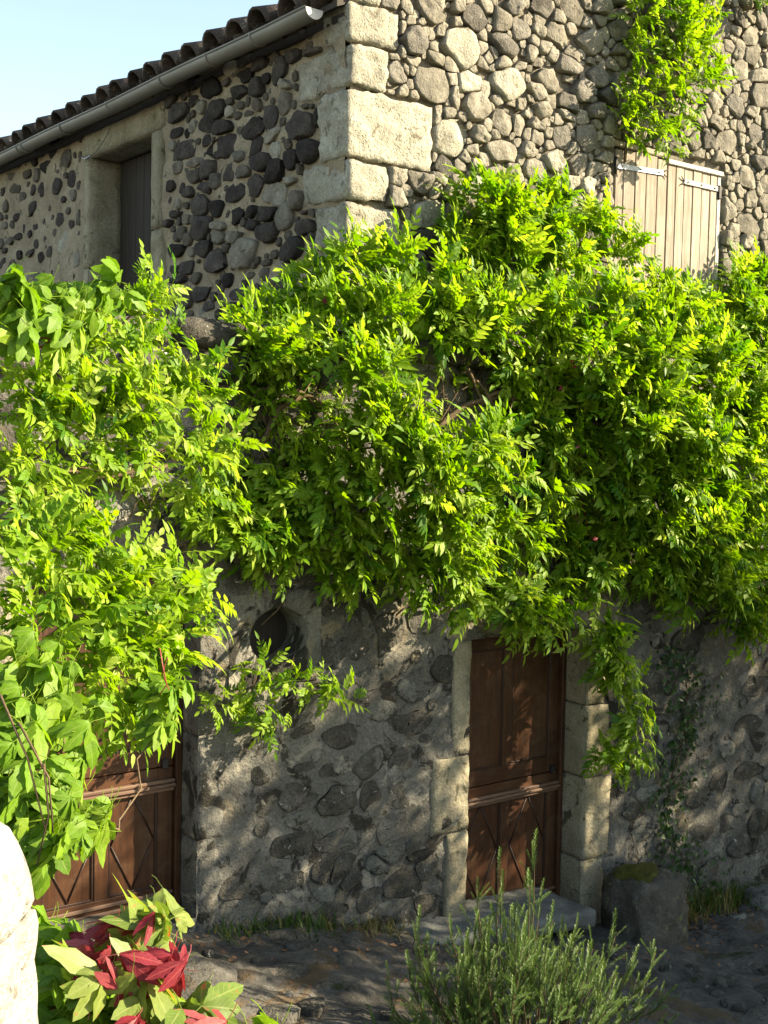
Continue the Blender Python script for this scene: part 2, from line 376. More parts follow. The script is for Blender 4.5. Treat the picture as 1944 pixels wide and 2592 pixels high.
def stone_mesh(poly, proud, seed, n=16, deep=.06, flat=.5, tilt=.25, chaikin=1, edge=.06):
    r = random.Random(seed)
    for _ in range(chaikin):
        q = []
        for i in range(len(poly)):
            a, b = poly[i], poly[(i+1) % len(poly)]
            q += [(a[0]*.78+b[0]*.22, a[1]*.78+b[1]*.22), (a[0]*.22+b[0]*.78, a[1]*.22+b[1]*.78)]
        poly = q
    L = [0.0]
    for i in range(len(poly)):
        a, b = poly[i], poly[(i+1) % len(poly)]; L.append(L[-1] + math.hypot(b[0]-a[0], b[1]-a[1]))
    P, i = [], 0
    for k in range(n):
        t = L[-1]*k/n
        while L[i+1] < t: i += 1
        a, b = poly[i], poly[(i+1) % len(poly)]; s = (t-L[i])/(L[i+1]-L[i]+1e-9)
        P.append((a[0]+(b[0]-a[0])*s, a[1]+(b[1]-a[1])*s))
    cu, cv = sum(p[0] for p in P)/n, sum(p[1] for p in P)/n
    sz = max(.03, math.sqrt(max(1e-6, abs(sum(P[k][0]*P[(k+1) % n][1]-P[(k+1) % n][0]*P[k][1] for k in range(n))/2))))
    tu, tv = r.uniform(-tilt, tilt), r.uniform(-tilt, tilt)
    r1, r2 = (.965, .88) if flat > .9 else (.95, .82)
    rings = ((1.0, -deep), (1.0, .45*proud), (r1, .86*proud), (r2, .98*proud), (.55, (1.0 + .08*(1-flat))*proud), (.28, (1.0 + .13*(1-flat))*proud))
    fac = []
    for _ in range(3):                                 # chipped planes
        a = r.uniform(0, 6.28); fac.append((math.cos(a), math.sin(a), r.uniform(.25, .8), r.uniform(.12, .5)*sz, r.uniform(.75, 1.0)*proud))
    V = []
    sd = r.uniform(0, 50)
    for s, d in rings:
        for (u, v) in P:
            uu, vv = cu + (u-cu)*s, cv + (v-cv)*s
            dd = d
            if d > 0:
                dd += (tu*(uu-cu) + tv*(vv-cv))*.35*(d/proud) + proud*.40*fbm((uu, vv, 0), 1.1/sz, 3, sd)
                dd += proud*.16*fbm((uu, vv, 0), 4.2/sz, 2, sd+9)
                for cx_, cy_, sl, o_, h_ in fac: dd = min(dd, h_ + proud*.35 - sl*((uu-cu)*cx_ + (vv-cv)*cy_ - o_*.2)*.5) if d > .5*proud else dd
                dd = max(dd, .1*proud)
                uu += edge*sz*noise.noise(Vector((u*9+sd, v*9, d*40))); vv += edge*sz*noise.noise(Vector((u*9, v*9+sd, d*40)))
            V.append((uu, vv, dd))
    V.append((cu, cv, (1.0 + .16*(1-flat))*proud + proud*.2*fbm((cu, cv, 0), 1.1/sz, 3, sd)))
    F = []
    for k in range(len(rings)-1):
        for j in range(n):
            j2 = (j+1) % n; F.append((k*n+j, k*n+j2, (k+1)*n+j2, (k+1)*n+j))
    b = (len(rings)-1)*n
    F += [(b+j, b+(j+1) % n, len(V)-1) for j in range(n)]
    A = sum(P[k][0]*P[(k+1) % n][1]-P[(k+1) % n][0]*P[k][1] for k in range(n))
    if A < 0: F = [f[::-1] for f in F]
    return V, F, sz
def set_stones(seeds, frame, parent, gap, proud, mats, name='stone', flip=False, seed=1, rects=(), limit=300, flat=.5, expo=3.0, grow=1.06, n=16, corners=None, edge=.06, chaikin=1):
    polys = cells(seeds, gap, expo, grow, seed, rects, corners); done = []
    for i, (s, poly) in enumerate(zip(seeds, polys)):
        if poly is None: continue
        pr = proud(s, random.Random(seed*1000+i))
        V, F, sz = stone_mesh(poly, pr, seed*977+i, n=n if s[2]+s[3] > .14 else 11, flat=flat if s[5] != 'lime' else .8, edge=edge, chaikin=chaikin)
        if sz < .035: continue
        V = [frame(*v) for v in V]
        if flip: F = [f[::-1] for f in F]
        done.append((sz, V, F, mats.get(s[5], M['grey'])))
    done.sort(key=lambda t: -t[0])
    for sz, V, F, m in done[:limit]: obj(name, V, F, m, parent)
    return [d for d in done[limit:]]
def fill_seeds(seeds, u0, u1, v0, v1, rmin, rmax, kinds, tries, rects=(), asp=1.35, seed=3, tight=.86, inside=None):
    r = random.Random(seed); S_ = list(seeds); new = []
    for k in range(tries):
        u, v = r.uniform(u0, u1), r.uniform(v0, v1)
        if any(a0-.01 < u < a1+.01 and b0-.01 < v < b1+.01 for a0, a1, b0, b1 in rects): continue
        if inside and not inside(u, v): continue
        big = rmax*(1-k/tries)**.7 + rmin; b = max(rmin, r.uniform(.6, 1)*big)
        c = (u, v, b*r.uniform(1, asp), b/r.uniform(1, asp)**.5, r.gauss(0, .2), r.choice(kinds))
        ok = True
        for o in S_:
            dx, dy = o[0]-u, o[1]-v; D = math.hypot(dx, dy)
            if D > .9: continue
            if D < 1e-5 or D < tight*(support(c, (dx/D, dy/D)) + support(o, (dx/D, dy/D))): ok = False; break
        if ok: S_.append(c); new.append(c)
    return new
def wall_sheet(u0, u1, v0, v1, holes, step, frame, amp, seed, flip=False, top=None, round_hole=None):
    us = {round(u0 + (u1-u0)*i/int((u1-u0)/step), 4) for i in range(int((u1-u0)/step)+1)}
    vs = {round(v0 + (v1-v0)*i/int((v1-v0)/step), 4) for i in range(int((v1-v0)/step)+1)}
    for a0, a1, b0, b1 in holes:
        for x in (a0, a1):
            if u0 < x < u1: us = {u for u in us if abs(u-x) > step*.3} | {x}
        for y in (b0, b1):
            if v0 < y < v1: vs = {v for v in vs if abs(v-y) > step*.3} | {y}
    us, vs = sorted(us), sorted(vs); V, F, ok = [], [], {}
    for j, v in enumerate(vs):
        for i, u in enumerate(us):
            d = amp*(fbm((u, v, 0), 1.6, 4, seed) + .5*fbm((u, v, 0), 8, 2, seed+5))
            V.append(frame(u, v, d))
    n = len(us)
    for j in range(len(vs)-1):
        for i in range(n-1):
            cu, cv = (us[i]+us[i+1])/2, (vs[j]+vs[j+1])/2
            if any(a0 < cu < a1 and b0 < cv < b1 for a0, a1, b0, b1 in holes): continue
            if top and cv > top(cu): continue
            f = (j*n+i, j*n+i+1, (j+1)*n+i+1, (j+1)*n+i); F.append(f[::-1] if flip else f)
    return V, F

# ---------------------------------------------------------------- ground
def gz(x, y):
    xs = [-9, -5.7, -3.2, -1.6, -.6, .5, 1.9, 3.6, 6, 10]; zs = [1.35, 1.15, .66, .36, .10, -.16, -.40, -.50, -.62, -.8]
    z = float(np.interp(x, xs, zs)); k = min(1, max(0, -y/6)); return z*(1-.25*k)
def grid_axis(lo, hi, fine0, fine1, s): 
    a = list(np.arange(fine0, fine1+s/2, s)); d = s; x = fine0
    while x > lo: d *= 1.6; x -= d; a.insert(0, max(x, lo))
    d, x = s, a[-1]
    while x < hi: d *= 1.6; x += d; a.append(min(x, hi))
    return a
gx, gy = grid_axis(-60, 60, -4.2, 5.2, .06), grid_axis(-60, 40, -3.2, .32, .06)
V, F = [], []
for y in gy:
    for x in gx:
        near = -4.5 < x < 5.5 and -3.5 < y < .4
        V.append((x, y, gz(x, y) - (0 if y < .3 else .1) + (.05*fbm((x, y, 0), 1.7, 4, 4.0) + .035*abs(fbm((x, y, 0), 5, 3, 2.0)) + .02*fbm((x, y, 0), 13, 2, 7.0) if near else 0)))
n = len(gx)
F = np.array([(j*n+i, j*n+i+1, (j+1)*n+i+1, (j+1)*n+i) for j in range(len(gy)-1) for i in range(n-1)])
obj('ground', V, F, M['ground'], kind='structure')
# half-buried cobbles and rock lumps in the worn ground
for k in range(150):
    x, y = rnd.uniform(-2.6, 4.2), rnd.uniform(-2.0, -.12)
    s = rnd.uniform(.03, .06 + .14*rnd.random()**2); z = gz(x, y)
    poly = [(x + s*rnd.uniform(.8, 1.2)*math.cos(a), y + s*rnd.uniform(.5, .9)*math.sin(a)) for a in np.arange(0, 6.28, .63)]
    V, F, _ = stone_mesh(poly, rnd.uniform(.015, .045), 300+k, n=12, deep=.05)
    o = obj('embedded_rock', [(u, v, z + d) for u, v, d in V], F, M['terrace_stone'] if k % 3 else M['ground'], bpy.data.objects['ground'])

# ---------------------------------------------------------------- the old house
house = thing('stone_house', 'old rubble stone house with pale corner blocks, tiled eaves and a bleached plank shutter', 'house', (HX, HY, 3.9))
gable_f = lambda u, v, d: (u, HY - d, v)
side_f = lambda u, v, d: (HX - d, u, v)
ZOOM = {'A': (850, 0, 3.318), 'B': (1100, 150, 3.318), 'C': (1500, 0, 3.7365), 'D': (1500, 350, 3.7365), 'E': (400, 100, 3.318),
        'F': (400, 420, 3.318), 'G': (0, 250, 3.6867), 'P': (450, 1450, 2.0738), 'Q': (1100, 1450, 1.9657), 'W': (800, 2000, 1.4502)}
def zz(k, x, y): a, b, s = ZOOM[k]; return a + x/s, b + y/s
def measured(k, lst, plane, conv, default):
    """stones measured on the photograph -> centre and half size on the wall, in metres"""
    out = []
    for t in lst:
        cx, cy, w_, h_, kind = t[:5]; rot = R(t[5]) if len(t) > 5 else rnd.gauss(0, .06)
        c = plane(*zz(k, cx, cy)); l = plane(*zz(k, cx-w_/2, cy)); r = plane(*zz(k, cx+w_/2, cy))
        b = plane(*zz(k, cx, cy+h_/2)); tp = plane(*zz(k, cx, cy-h_/2))
        ax = 0 if conv == 'y' else 1
        a_, b_ = abs(r[ax]-l[ax])/2, abs(tp[2]-b[2])/2
        out.append((c[ax], c[2], a_, b_, rot, {'L': 'lime', 'T': 'tan', 'G': 'grey', 'D': 'dark', 'S': 'mid', 'P': 'tan', 'R': 'brick'}.get(kind, default)))
    return out
pg = lambda x, y: on_y(x, y, HY)
ps = lambda x, y: on_x(x, y, HX)
pt = lambda x, y: on_y(x, y, 0.0)
gA = [(800,100,400,190,'T'),(580,60,110,130,'G'),(700,190,140,60,'L'),(1150,140,280,260,'G'),(1250,60,130,110,'G'),(1380,180,180,220,'T'),(1490,60,230,150,'G'),(1530,260,170,200,'G'),
 (640,360,230,300,'G'),(1040,400,390,390,'L'),(790,290,60,120,'G'),(815,490,160,110,'G'),(480,480,200,60,'L'),(495,630,170,240,'G'),(785,720,370,380,'T'),(1400,380,310,220,'G'),(1390,530,150,110,'T'),
 (1270,490,90,130,'L'),(1110,690,240,190,'L'),(1430,710,340,270,'L'),(980,830,90,210,'G'),(1160,910,300,260,'T'),(1330,850,160,90,'G'),(1530,560,140,80,'G'),(1630,450,120,150,'L'),(440,790,110,50,'G'),
 (1390,1040,200,280,'T'),(1520,1050,110,200,'T'),(950,1150,290,380,'L'),(1190,1130,220,130,'L'),(1480,880,120,70,'T'),(1350,1260,370,200,'T'),(1590,970,100,60,'L'),(1600,1130,100,110,'T'),(930,-60,330,110,'G'),(1300,-70,260,110,'G'),(560,-60,260,100,'T'),(1580,-60,230,110,'G')]
gB = [(855,30,230,90,'L'),(1105,75,290,160,'G'),(1310,20,130,60,'L'),(1470,30,160,100,'G'),(930,175,330,190,'T'),(1370,150,300,170,'G'),(1220,270,260,190,'G'),(1440,320,190,160,'G'),(850,285,190,120,'L'),
 (1100,360,290,150,'G'),(690,380,200,90,'T'),(900,435,180,150,'L'),(835,555,200,110,'L'),(1090,470,180,80,'T'),(1340,440,250,140,'G'),(830,660,210,150,'T'),(1050,665,190,250,'G'),(1260,660,220,240,'G'),
 (770,770,170,120,'T'),(980,870,220,220,'L'),(1190,880,210,200,'T'),(1390,870,120,170,'G'),(830,950,260,230,'T'),(1310,930,90,130,'T'),(1100,1050,260,130,'L'),(1430,1010,120,120,'G'),(650,930,120,110,'G'),
 (450,960,180,100,'T'),(1440,690,100,100,'L'),(1500,460,120,120,'L'),(1250,1060,120,160,'L'),(1420,1180,150,140,'G'),(1120,1200,240,140,'T'),(60,900,200,160,'G'),(30,1010,160,110,'T'),(150,1120,240,130,'T'),(330,900,160,110,'G')]
gC = [(50,80,180,140,'L'),(170,150,130,90,'G'),(220,310,230,240,'G'),(200,480,180,90,'T'),(30,560,120,80,'L'),(1150,50,70,110,'L'),(1340,150,260,110,'G',-30),(1240,20,150,80,'G'),(1420,40,220,110,'G'),(1570,200,140,180,'G'),
 (1200,220,190,200,'G',-35),(1150,330,180,130,'G'),(1480,350,230,170,'T'),(1330,310,120,100,'G'),(1620,380,90,120,'T'),(1380,430,110,120,'L'),(1490,540,150,190,'T'),(1340,520,120,120,'T'),(1640,580,90,250,'T'),
 (1380,680,180,220,'T'),(1560,720,220,150,'T'),(1250,560,120,120,'G'),(1250,830,170,140,'T'),(1340,860,120,120,'G'),(1570,900,260,240,'T'),(1120,970,190,200,'T'),(1320,1010,210,220,'G'),(1070,850,110,90,'T'),
 (920,900,220,200,'G'),(860,750,160,120,'G'),(780,1160,270,200,'G'),(980,1120,170,170,'T'),(1150,1160,180,170,'T'),(1470,1070,150,150,'G'),(1310,1180,90,110,'L'),(1520,1260,200,210,'G'),(1620,1150,120,220,'T'),
 (1380,1200,110,110,'G'),(1270,1350,290,240,'T'),(1040,1330,110,190,'G'),(930,1350,130,170,'T'),(1480,1380,160,80,'L'),(1100,1440,160,60,'G'),(560,1080,120,120,'G'),(880,1250,140,80,'G'),(1640,1300,80,200,'G')]
gD = [(1550,230,220,180,'G'),(1430,390,220,230,'T'),(1360,500,90,120,'T'),(1620,430,120,170,'T'),(1470,590,130,180,'T'),(1360,640,90,130,'L'),(1460,820,250,290,'T'),(1610,610,100,160,'T'),(1640,850,130,220,'T'),
 (1520,1060,110,170,'G'),(1620,1050,140,150,'T'),(1310,1040,110,110,'G'),(70,240,140,180,'T'),(120,390,110,120,'T'),(20,400,70,110,'T'),(60,600,160,130,'G'),(1330,250,90,110,'T'),(1330,380,70,110,'T')]
gs = measured('A', gA, pg, 'y', 'grey') + measured('B', gB, pg, 'y', 'grey') + measured('C', gC, pg, 'y', 'grey') + measured('D', gD, pg, 'y', 'grey')
SU0, SU1 = pg(1555, 420)[0], pg(1817, 470)[0]
ST = pg(1556, 368)[2]
shut_rect = (SU0-.03, SU1+.06, 4.55, ST+.05)
corner_z = lambda y: pg(892 - .0335*y, y)[2]
quoins = [(-95, 2, 960, 840), (4, 101, 1006, 823), (112, 217, 974, 756), (222, 397, 1091, 813), (402, 501, 976, 769), (512, 622, 1008, 800), (634, 760, 975, 770), (772, 900, 1060, 815)]
qrects_g, qrects_s = [], []
qparts = []
for i, (y0, y1, xr, xl) in enumerate(quoins):
    ym = (y0+y1)/2
    z1, z0 = corner_z(y0), corner_z(y1); u = pg(xr, ym + (xr-880)*.22)[0]; l = ps(xl, ym + (880-xl)*.42)[1]
    qrects_g.append((HX-.2, u, z0-.01, z1+.01)); qrects_s.append((HY-.2, l, z0-.01, z1+.01)); qparts.append((u, l, z0, z1, i))
mats_g = {'lime': M['lime'], 'tan': M['tan'], 'grey': M['grey'], 'dark': M['dark'], 'mid': M['mid'], 'brick': M['brick']}
# the sunlit gable wall
V, F = wall_sheet(HX+.02, 7.5, 3.7, 9.6, [(SU0, SU1+.05, 4.6, ST)], .12, lambda u, v, d: (u, HY + .014 - d, v), .026, 3.0, top=lambda u: 6.46 + (u-HX)*.42)
gable = obj('gable_wall', V, F, M['mortar_gable'], house)
rect_g = qrects_g + [shut_rect]
gs += fill_seeds(gs, HX, 7.2, 4.6, 8.3, .05, .13, ['grey', 'tan', 'grey', 'tan', 'lime', 'mid'], 9000, rect_g, seed=5, tight=.82, asp=1.75, inside=lambda u, v: v < 6.40 + (u-HX)*.42)
gs += fill_seeds(gs, HX, 7.2, 4.6, 8.3, .03, .06, ['tan', 'grey', 'grey'], 9000, rect_g, seed=16, tight=.74, inside=lambda u, v: v < 6.40 + (u-HX)*.42)
gs += fill_seeds(gs, HX, 7.2, 4.6, 8.3, .018, .035, ['tan', 'grey', 'lime'], 10000, rect_g, seed=6, tight=.74, inside=lambda u, v: v < 6.40 + (u-HX)*.42)
rest = set_stones(gs, gable_f, gable, .009, lambda s, r: r.uniform(.03, .075)*min(1, (s[2]+s[3])/.16), mats_g, rects=rect_g, seed=2, flat=.95, expo=6, grow=1.20, n=24, corners=(4, 4), chaikin=0, edge=.08)
def joined(rest, name, mat, parent):
    mb = MB()
    for sz, V, F, m in rest: mb.add(V, F)
    if mb.V: mb.build(name, mat, parent, kind='stuff')
joined(rest, 'pinning_stones', M['tan'], gable)
# the shaded eaves wall
sE = [(1360,650,80,180,'D'),(1130,1010,150,170,'D'),(1275,940,160,190,'D'),(1220,730,240,220,'D'),(1050,270,150,230,'D'),(1080,380,230,100,'T',38),(1080,540,90,210,'S'),(960,660,120,220,'D'),(815,750,210,160,'D'),
 (590,900,290,185,'D'),(565,735,190,125,'D'),(420,690,130,190,'D'),(510,590,120,150,'D'),(840,410,130,170,'D'),(700,440,190,120,'D'),(460,400,170,170,'D'),(740,310,140,120,'D'),(600,360,80,70,'D'),(920,330,80,100,'D'),
 (860,200,120,110,'D'),(300,520,80,90,'D'),(190,620,160,140,'D'),(170,790,120,85,'D'),(240,930,190,165,'D'),(170,1080,110,100,'S'),(820,910,140,140,'D'),(880,1040,160,150,'D'),(610,1110,170,160,'D'),(740,1110,120,115,'S'),
 (1000,1110,170,165,'D'),(440,1090,120,170,'D'),(330,1160,150,120,'S'),(710,990,120,90,'G'),(420,1250,125,105,'D'),(510,1200,95,140,'G'),(670,1280,175,175,'D'),(820,1220,150,200,'D'),(980,800,150,120,'T'),(1010,930,95,160,'L'),
 (600,610,90,90,'T'),(770,620,80,60,'R'),(330,1030,130,80,'T'),(1110,1190,120,60,'T'),(300,370,90,120,'D'),(120,520,100,100,'D'),(620,520,80,50,'D'),(1000,150,60,90,'T'),(700,560,90,60,'T'),(1150,150,150,100,'D'),(1350,130,170,110,'S')]
sF = [(380,340,140,170,'D'),(375,520,180,190,'D'),(500,360,125,145,'D'),(670,420,135,135,'D'),(800,390,80,110,'D'),(930,410,190,105,'D'),(1080,420,140,220,'T'),(1010,240,270,180,'T',14),(1180,290,100,180,'S'),(1250,380,80,50,'D'),
 (1220,520,200,130,'D'),(940,560,200,175,'D'),(800,500,100,90,'D'),(1150,700,250,195,'D'),(720,740,260,230,'T'),(170,710,115,120,'D'),(405,700,155,130,'D'),(490,800,200,180,'D'),(250,860,165,110,'D'),(140,870,70,80,'D'),
 (190,960,115,70,'D'),(660,600,150,100,'T'),(520,600,100,120,'T'),(530,510,120,80,'T'),(680,1080,135,115,'D'),(740,1000,80,80,'D'),(830,1050,60,120,'D'),(380,1080,175,130,'D'),(260,1120,115,150,'S'),(570,1180,70,80,'D'),
 (670,1180,110,80,'D'),(430,1180,130,80,'D'),(280,220,90,100,'D'),(170,410,120,60,'D'),(80,490,100,60,'D'),(210,570,50,120,'S'),(900,910,80,110,'S'),(320,940,110,90,'S'),(780,920,60,60,'D'),(200,1230,150,90,'T'),(920,810,70,60,'T')]
sG = [(450,640,140,110,'D'),(410,850,90,125,'D'),(300,1030,115,130,'D'),(200,920,80,100,'S'),(160,1110,60,70,'D'),(560,1130,80,115,'D'),(340,1190,50,60,'D'),(170,1290,70,60,'D'),(600,1350,100,230,'L'),(180,1460,50,90,'D'),
 (290,1440,70,60,'D'),(390,1480,60,90,'D'),(30,1550,80,110,'D'),(320,1680,100,120,'G'),(170,1630,40,60,'D'),(40,1690,60,80,'D'),(590,940,50,60,'D'),(30,870,50,80,'D'),(620,560,80,140,'S'),(110,730,110,90,'S'),(150,840,90,90,'S'),
 (40,1420,40,50,'D'),(540,1700,60,60,'D'),(430,1670,30,50,'D'),(250,700,90,70,'S'),(40,1180,50,60,'S'),(90,1330,60,60,'S')]
ss = measured('E', sE, ps, 'x', 'dark') + measured('F', sF, ps, 'x', 'dark') + measured('G', sG, ps, 'x', 'dark')
WY0, WY1 = ps(388, 331)[1], ps(232, 402)[1]; WZT = 6.07; WZB = 4.35
win_rect = (WY0-.26, WY1+.24, 4.2, WZT+.30)
V, F = wall_sheet(HY+.02, 14, 3.7, 6.5, [(WY0-.02, WY1+.02, WZB, WZT)], .05, lambda u, v, d: (HX - .002 - d, u, v), .034, 8.0, flip=True)
side = obj('eaves_wall', V, F, M['mortar_side'], house)
rect_s = qrects_s + [win_rect]
ss += fill_seeds(ss, HY, 9.5, 4.0, 6.35, .03, .08, ['dark', 'dark', 'mid', 'tan'], 900, rect_s, seed=8, tight=1.3)
ss += fill_seeds(ss, HY, 3.2, 4.2, 6.35, .02, .045, ['mid', 'tan', 'tan', 'dark'], 1600, rect_s, seed=9, tight=.95)
ss += fill_seeds(ss, 3.3, 9.5, 4.2, 6.3, .025, .07, ['dark', 'mid', 'tan', 'dark'], 1500, rect_s, seed=19, tight=1.25)
rest = set_stones(ss, side_f, side, .01, lambda s, r: (r.uniform(.022, .065) if s[0] < 3.4 else r.uniform(.010, .03))*min(1, (s[2]+s[3])/.14), mats_g, flip=True, rects=rect_s, seed=4, flat=.6, expo=3.0, grow=1.06, n=20, corners=(6, 9), edge=.13)
joined(rest, 'pinning_stones', M['mid'], side)
for u, l, z0, z1, i in qparts:
    V, F = rough_block(HX-.012 - .012*(i % 2), u-.008, HY-.022 - .016*((i+1) % 2), l-.008, z0+.005, z1-.003, .035, .014, .020, 11.0+i*3)
    obj('quoin', V, F, M['lime'], house)
# core of the walls, so that no light passes through
core = MB(); core.add(*box(HX+.50, 7.4, HY+.30, 13.8, 3.7, 6.30)); core.build('wall_core', M['mortar_side'], house, smooth=False)
# doorway on the shaded side: lintel, jambs, dark planks
rec = HX + .30
V, F = rough_block(HX-.022, rec+.05, WY0-.24, WY1+.12, WZT, WZT+.27, .09, .012, .006, 2.0); obj('lintel', V, F, M['jamb'], house)
for (y0, y1, zs) in ((WY0-.20, WY0, (4.2, 5.22, WZT)), (WY1, WY1+.14, (4.2, 5.02, WZT))):
    for k in range(2):
        V, F = rough_block(HX-.016-.004*k, rec+.05, y0, y1, zs[k]+.004, zs[k+1]-.004, .09, .012, .006, 5.0+k+y0); obj('jamb_stone', V, F, M['jamb'], house)
pd = obj('plank_door', *box(rec+.03, rec+.05, WY0, WY1, WZB, WZT), M['old_plank'], house, smooth=False)
k, y = 0, WY0+.003
while y < WY1-.02:
    wd = min(rnd.uniform(.13, .19), WY1-y-.003); obj('plank', *box(rec, rec+.03, y, y+wd-.006, WZB, WZT-.01, .004), M['old_plank'], pd, smooth=False); y += wd
# hook and wire by the lintel
a = ps(*zz('G', 815, 540)); b = ps(*zz('G', 850, 570)); c = ps(*zz('G', 900, 540)); d = ps(*zz('G', 1030, 390)); e = ps(*zz('G', 1090, 250))
o3 = np.array([-.06, 0, 0])
hk = obj('wire_hook', *tube([a+o3*.6, a+o3*.9+np.array([0, 0, -.02]), b+o3, c+o3], .009, 6), M['iron'], house)
obj('wire', *tube([c+o3, (c+d)/2+o3*1.1+np.array([0, 0, -.03]), d+o3, (d+e)/2+o3*.9, e+o3], .005, 5), M['wire'], hk)
# plank shutter in the gable, two leaves
sill = 4.66
def leaf(edges, y):
    us = [pg(*zz('D', e, 300))[0] for e in edges]; s = obj('shutter', *box(us[0]+.004, us[-1]-.004, HY+.02, HY+.035, sill, ST-.02), M['shutter'], house, smooth=False)
    for a0, a1 in zip(us[:-1], us[1:]):
        j = rnd.uniform(-.003, .003); obj('plank', *box(a0+.004, a1-.004, y+j, HY+.02, sill+rnd.uniform(0, .02), ST-.012-rnd.uniform(0, .02), .004), M['shutter'], s, smooth=False)
    return s, us
shL, uL = leaf((207, 285, 395, 500, 605, 698), HY-.012)
shR, uR = leaf((703, 782, 862, 945, 1030, 1110, 1175), HY-.010)
def strap(p0, p1, hw, sh, mat, fork):
    a, b = pg(*zz('D', *p0)), pg(*zz('D', *p1)); y = HY-.019; dz = np.array([0, 0, hw]); t = .006
    V = []
    for yy in (y, y-t):
        for p in (a, b):
            for s in (-1, 1): V.append((p[0], yy, p[2]+s*hw))
    obj('strap_hinge', V, [(0, 1, 3, 2), (4, 6, 7, 5), (0, 4, 5, 1), (2, 3, 7, 6), (0, 2, 6, 4), (1, 5, 7, 3)], mat, sh, smooth=False)
    tip = b if fork > 0 else b
    d = (b-a)/np.linalg.norm(b-a)
    for s in (-1, 1):
        q = [np.array((b[0], y-.003, b[2]+s*hw*.5)), np.array((b[0]+d[0]*.03, y-.005, b[2]+s*hw*1.1)), np.array((b[0]+d[0]*.05, y-.008, b[2]+s*hw*1.9))]
        obj('strap_curl', *tube(q, [.006, .005, .003], 5), M['dark_iron'], sh)
    for f in (.1, .5, .9):
        p = a + (b-a)*f; obj('rivet', *tube([(p[0], y-.004, p[2]), (p[0], y-.012, p[2])], .009, 8), M['dark_iron'], sh, smooth=False)
strap((218, 265), (650, 332), .020, shL, M['iron'], 1)
strap((1165, 484), (850, 412), .020, shR, M['white_wood_strap_glint'], 1)  # iron strap; its white reflection is put into the pale colour
p = pg(*zz('D', 205, 262)); obj('hinge_pin', *tube([(p[0]-.015, HY-.03, p[2]-.07), (p[0]-.015, HY-.03, p[2]+.07)], .013, 8), M['dark_iron'], house)
p = pg(*zz('D', 1185, 515)); obj('hinge_pin', *box(p[0]-.022, p[0]+.02, HY-.03, HY-.005, p[2]-.06, p[2]+.06, .006), M['dark_iron'], house, smooth=False)
fr = obj('shutter_frame', *box(uR[-1]+.004, uR[-1]+.055, HY-.012, HY+.06, sill, ST-.05, .006), M['white_wood_strap_glint'], house, smooth=False)
a, b = pg(*zz('D', 700, 128)), pg(*zz('D', 1215, 222))
obj('drip_board', *box(a[0], b[0]+.01, HY-.03, HY+.05, ST-.052, ST-.010, .006), M['white_wood_strap_glint'], house, smooth=False)
obj('shutter_lintel', *box(SU0-.05, a[0]-.005, HY-.004, HY+.05, ST+.001, ST+.05, .008), M['shutter'], house, smooth=False)
obj('shutter_back', *box(SU0-.02, SU1+.06, HY+.07, HY+.09, 4.55, ST+.04), M['old_plank'], house, smooth=False)
# roof: tiles in rows, gutter with straps and an end cap
SL = .42
rz = lambda x: 6.345 + (x + .95)*SL
roof = obj('roof', [(x, y, rz(x) + d) for d in (0, -.04) for x, y in ((-.83, HY), (-.83, 14), (7.5, 14), (7.5, HY))],
           [(0, 3, 2, 1), (4, 5, 6, 7), (0, 4, 7, 3), (1, 2, 6, 5), (0, 1, 5, 4), (3, 7, 6, 2)], M['old_plank'], house, smooth=False)
def tile_mesh(r0, r1, L, th, up, seed):
    V, F, n = [], [], 8
    for k, (s, rr) in enumerate(((0, r0), (L*.5, (r0+r1)/2), (L, r1))):
        for rad in (rr, rr-th):
            for i in range(n+1):
                a = math.pi*i/n; zz_ = rad*math.sin(a)*(1 if up else -.8)
                V.append((s, rad*math.cos(a) + .004*noise.noise(Vector((i*.7, s*9, seed))), zz_*1.0 + .004*noise.noise(Vector((i*.9, s*7+4, seed)))))
    m = n+1; st = 2*m
    for k in range(2):
        for i in range(n):
            F.append((k*st+i, k*st+i+1, (k+1)*st+i+1, (k+1)*st+i)); F.append((k*st+m+i, (k+1)*st+m+i, (k+1)*st+m+i+1, k*st+m+i+1))
        F.append((k*st, (k+1)*st, (k+1)*st+m, k*st+m)); F.append((k*st+n, k*st+m+n, (k+1)*st+m+n, (k+1)*st+n))
    for e in (0, 2*st):
        for i in range(n): F.append((e+i, e+m+i, e+m+i+1, e+i+1))
    if not up: F = [f[::-1] for f in F]
    return V, F
tv = [tile_mesh(.135, .112, .48, .018, True, s*3.1) for s in range(4)]; cv = [tile_mesh(.105, .125, .46, .014, False, s*2.3) for s in range(2)]
tmesh = []
for V, F in tv + cv:
    me = mesh_np('roof_tile', V, F); me.materials.append(M['tile']); tmesh.append(me)
rl = origin(house)
yc = HY + .14; kk = 0
while yc < 11.5:
    for row in range(3):
        x = -.945 + row*.36 + rnd.uniform(-.03, .03); z = rz(x) - .005
        for up in (True, False):
            if up is False and row > 1: continue
            o = bpy.data.objects.new('roof_tile', tmesh[rnd.randrange(4) if up else 4+rnd.randrange(2)]); link(o, roof)
            yy = yc + (0 if up else .17) + rnd.uniform(-.012, .012)
            o.location = (x - rl[0] + (.03 if not up else 0), yy - rl[1], z - rl[2] + (.055 if up else .10) + rnd.uniform(-.006, .010))
            o.rotation_euler = (rnd.gauss(0, .04), -math.atan(SL) + rnd.gauss(0, .02), rnd.gauss(0, .03))
    yc += .335; kk += 1
obj('eave_board', *box(HX-.03, HX+.4, HY+.0, 13.9, 6.29, 6.345), M['old_plank'], house, smooth=False)
GX, GZ, GR = -.925, 6.352, .072
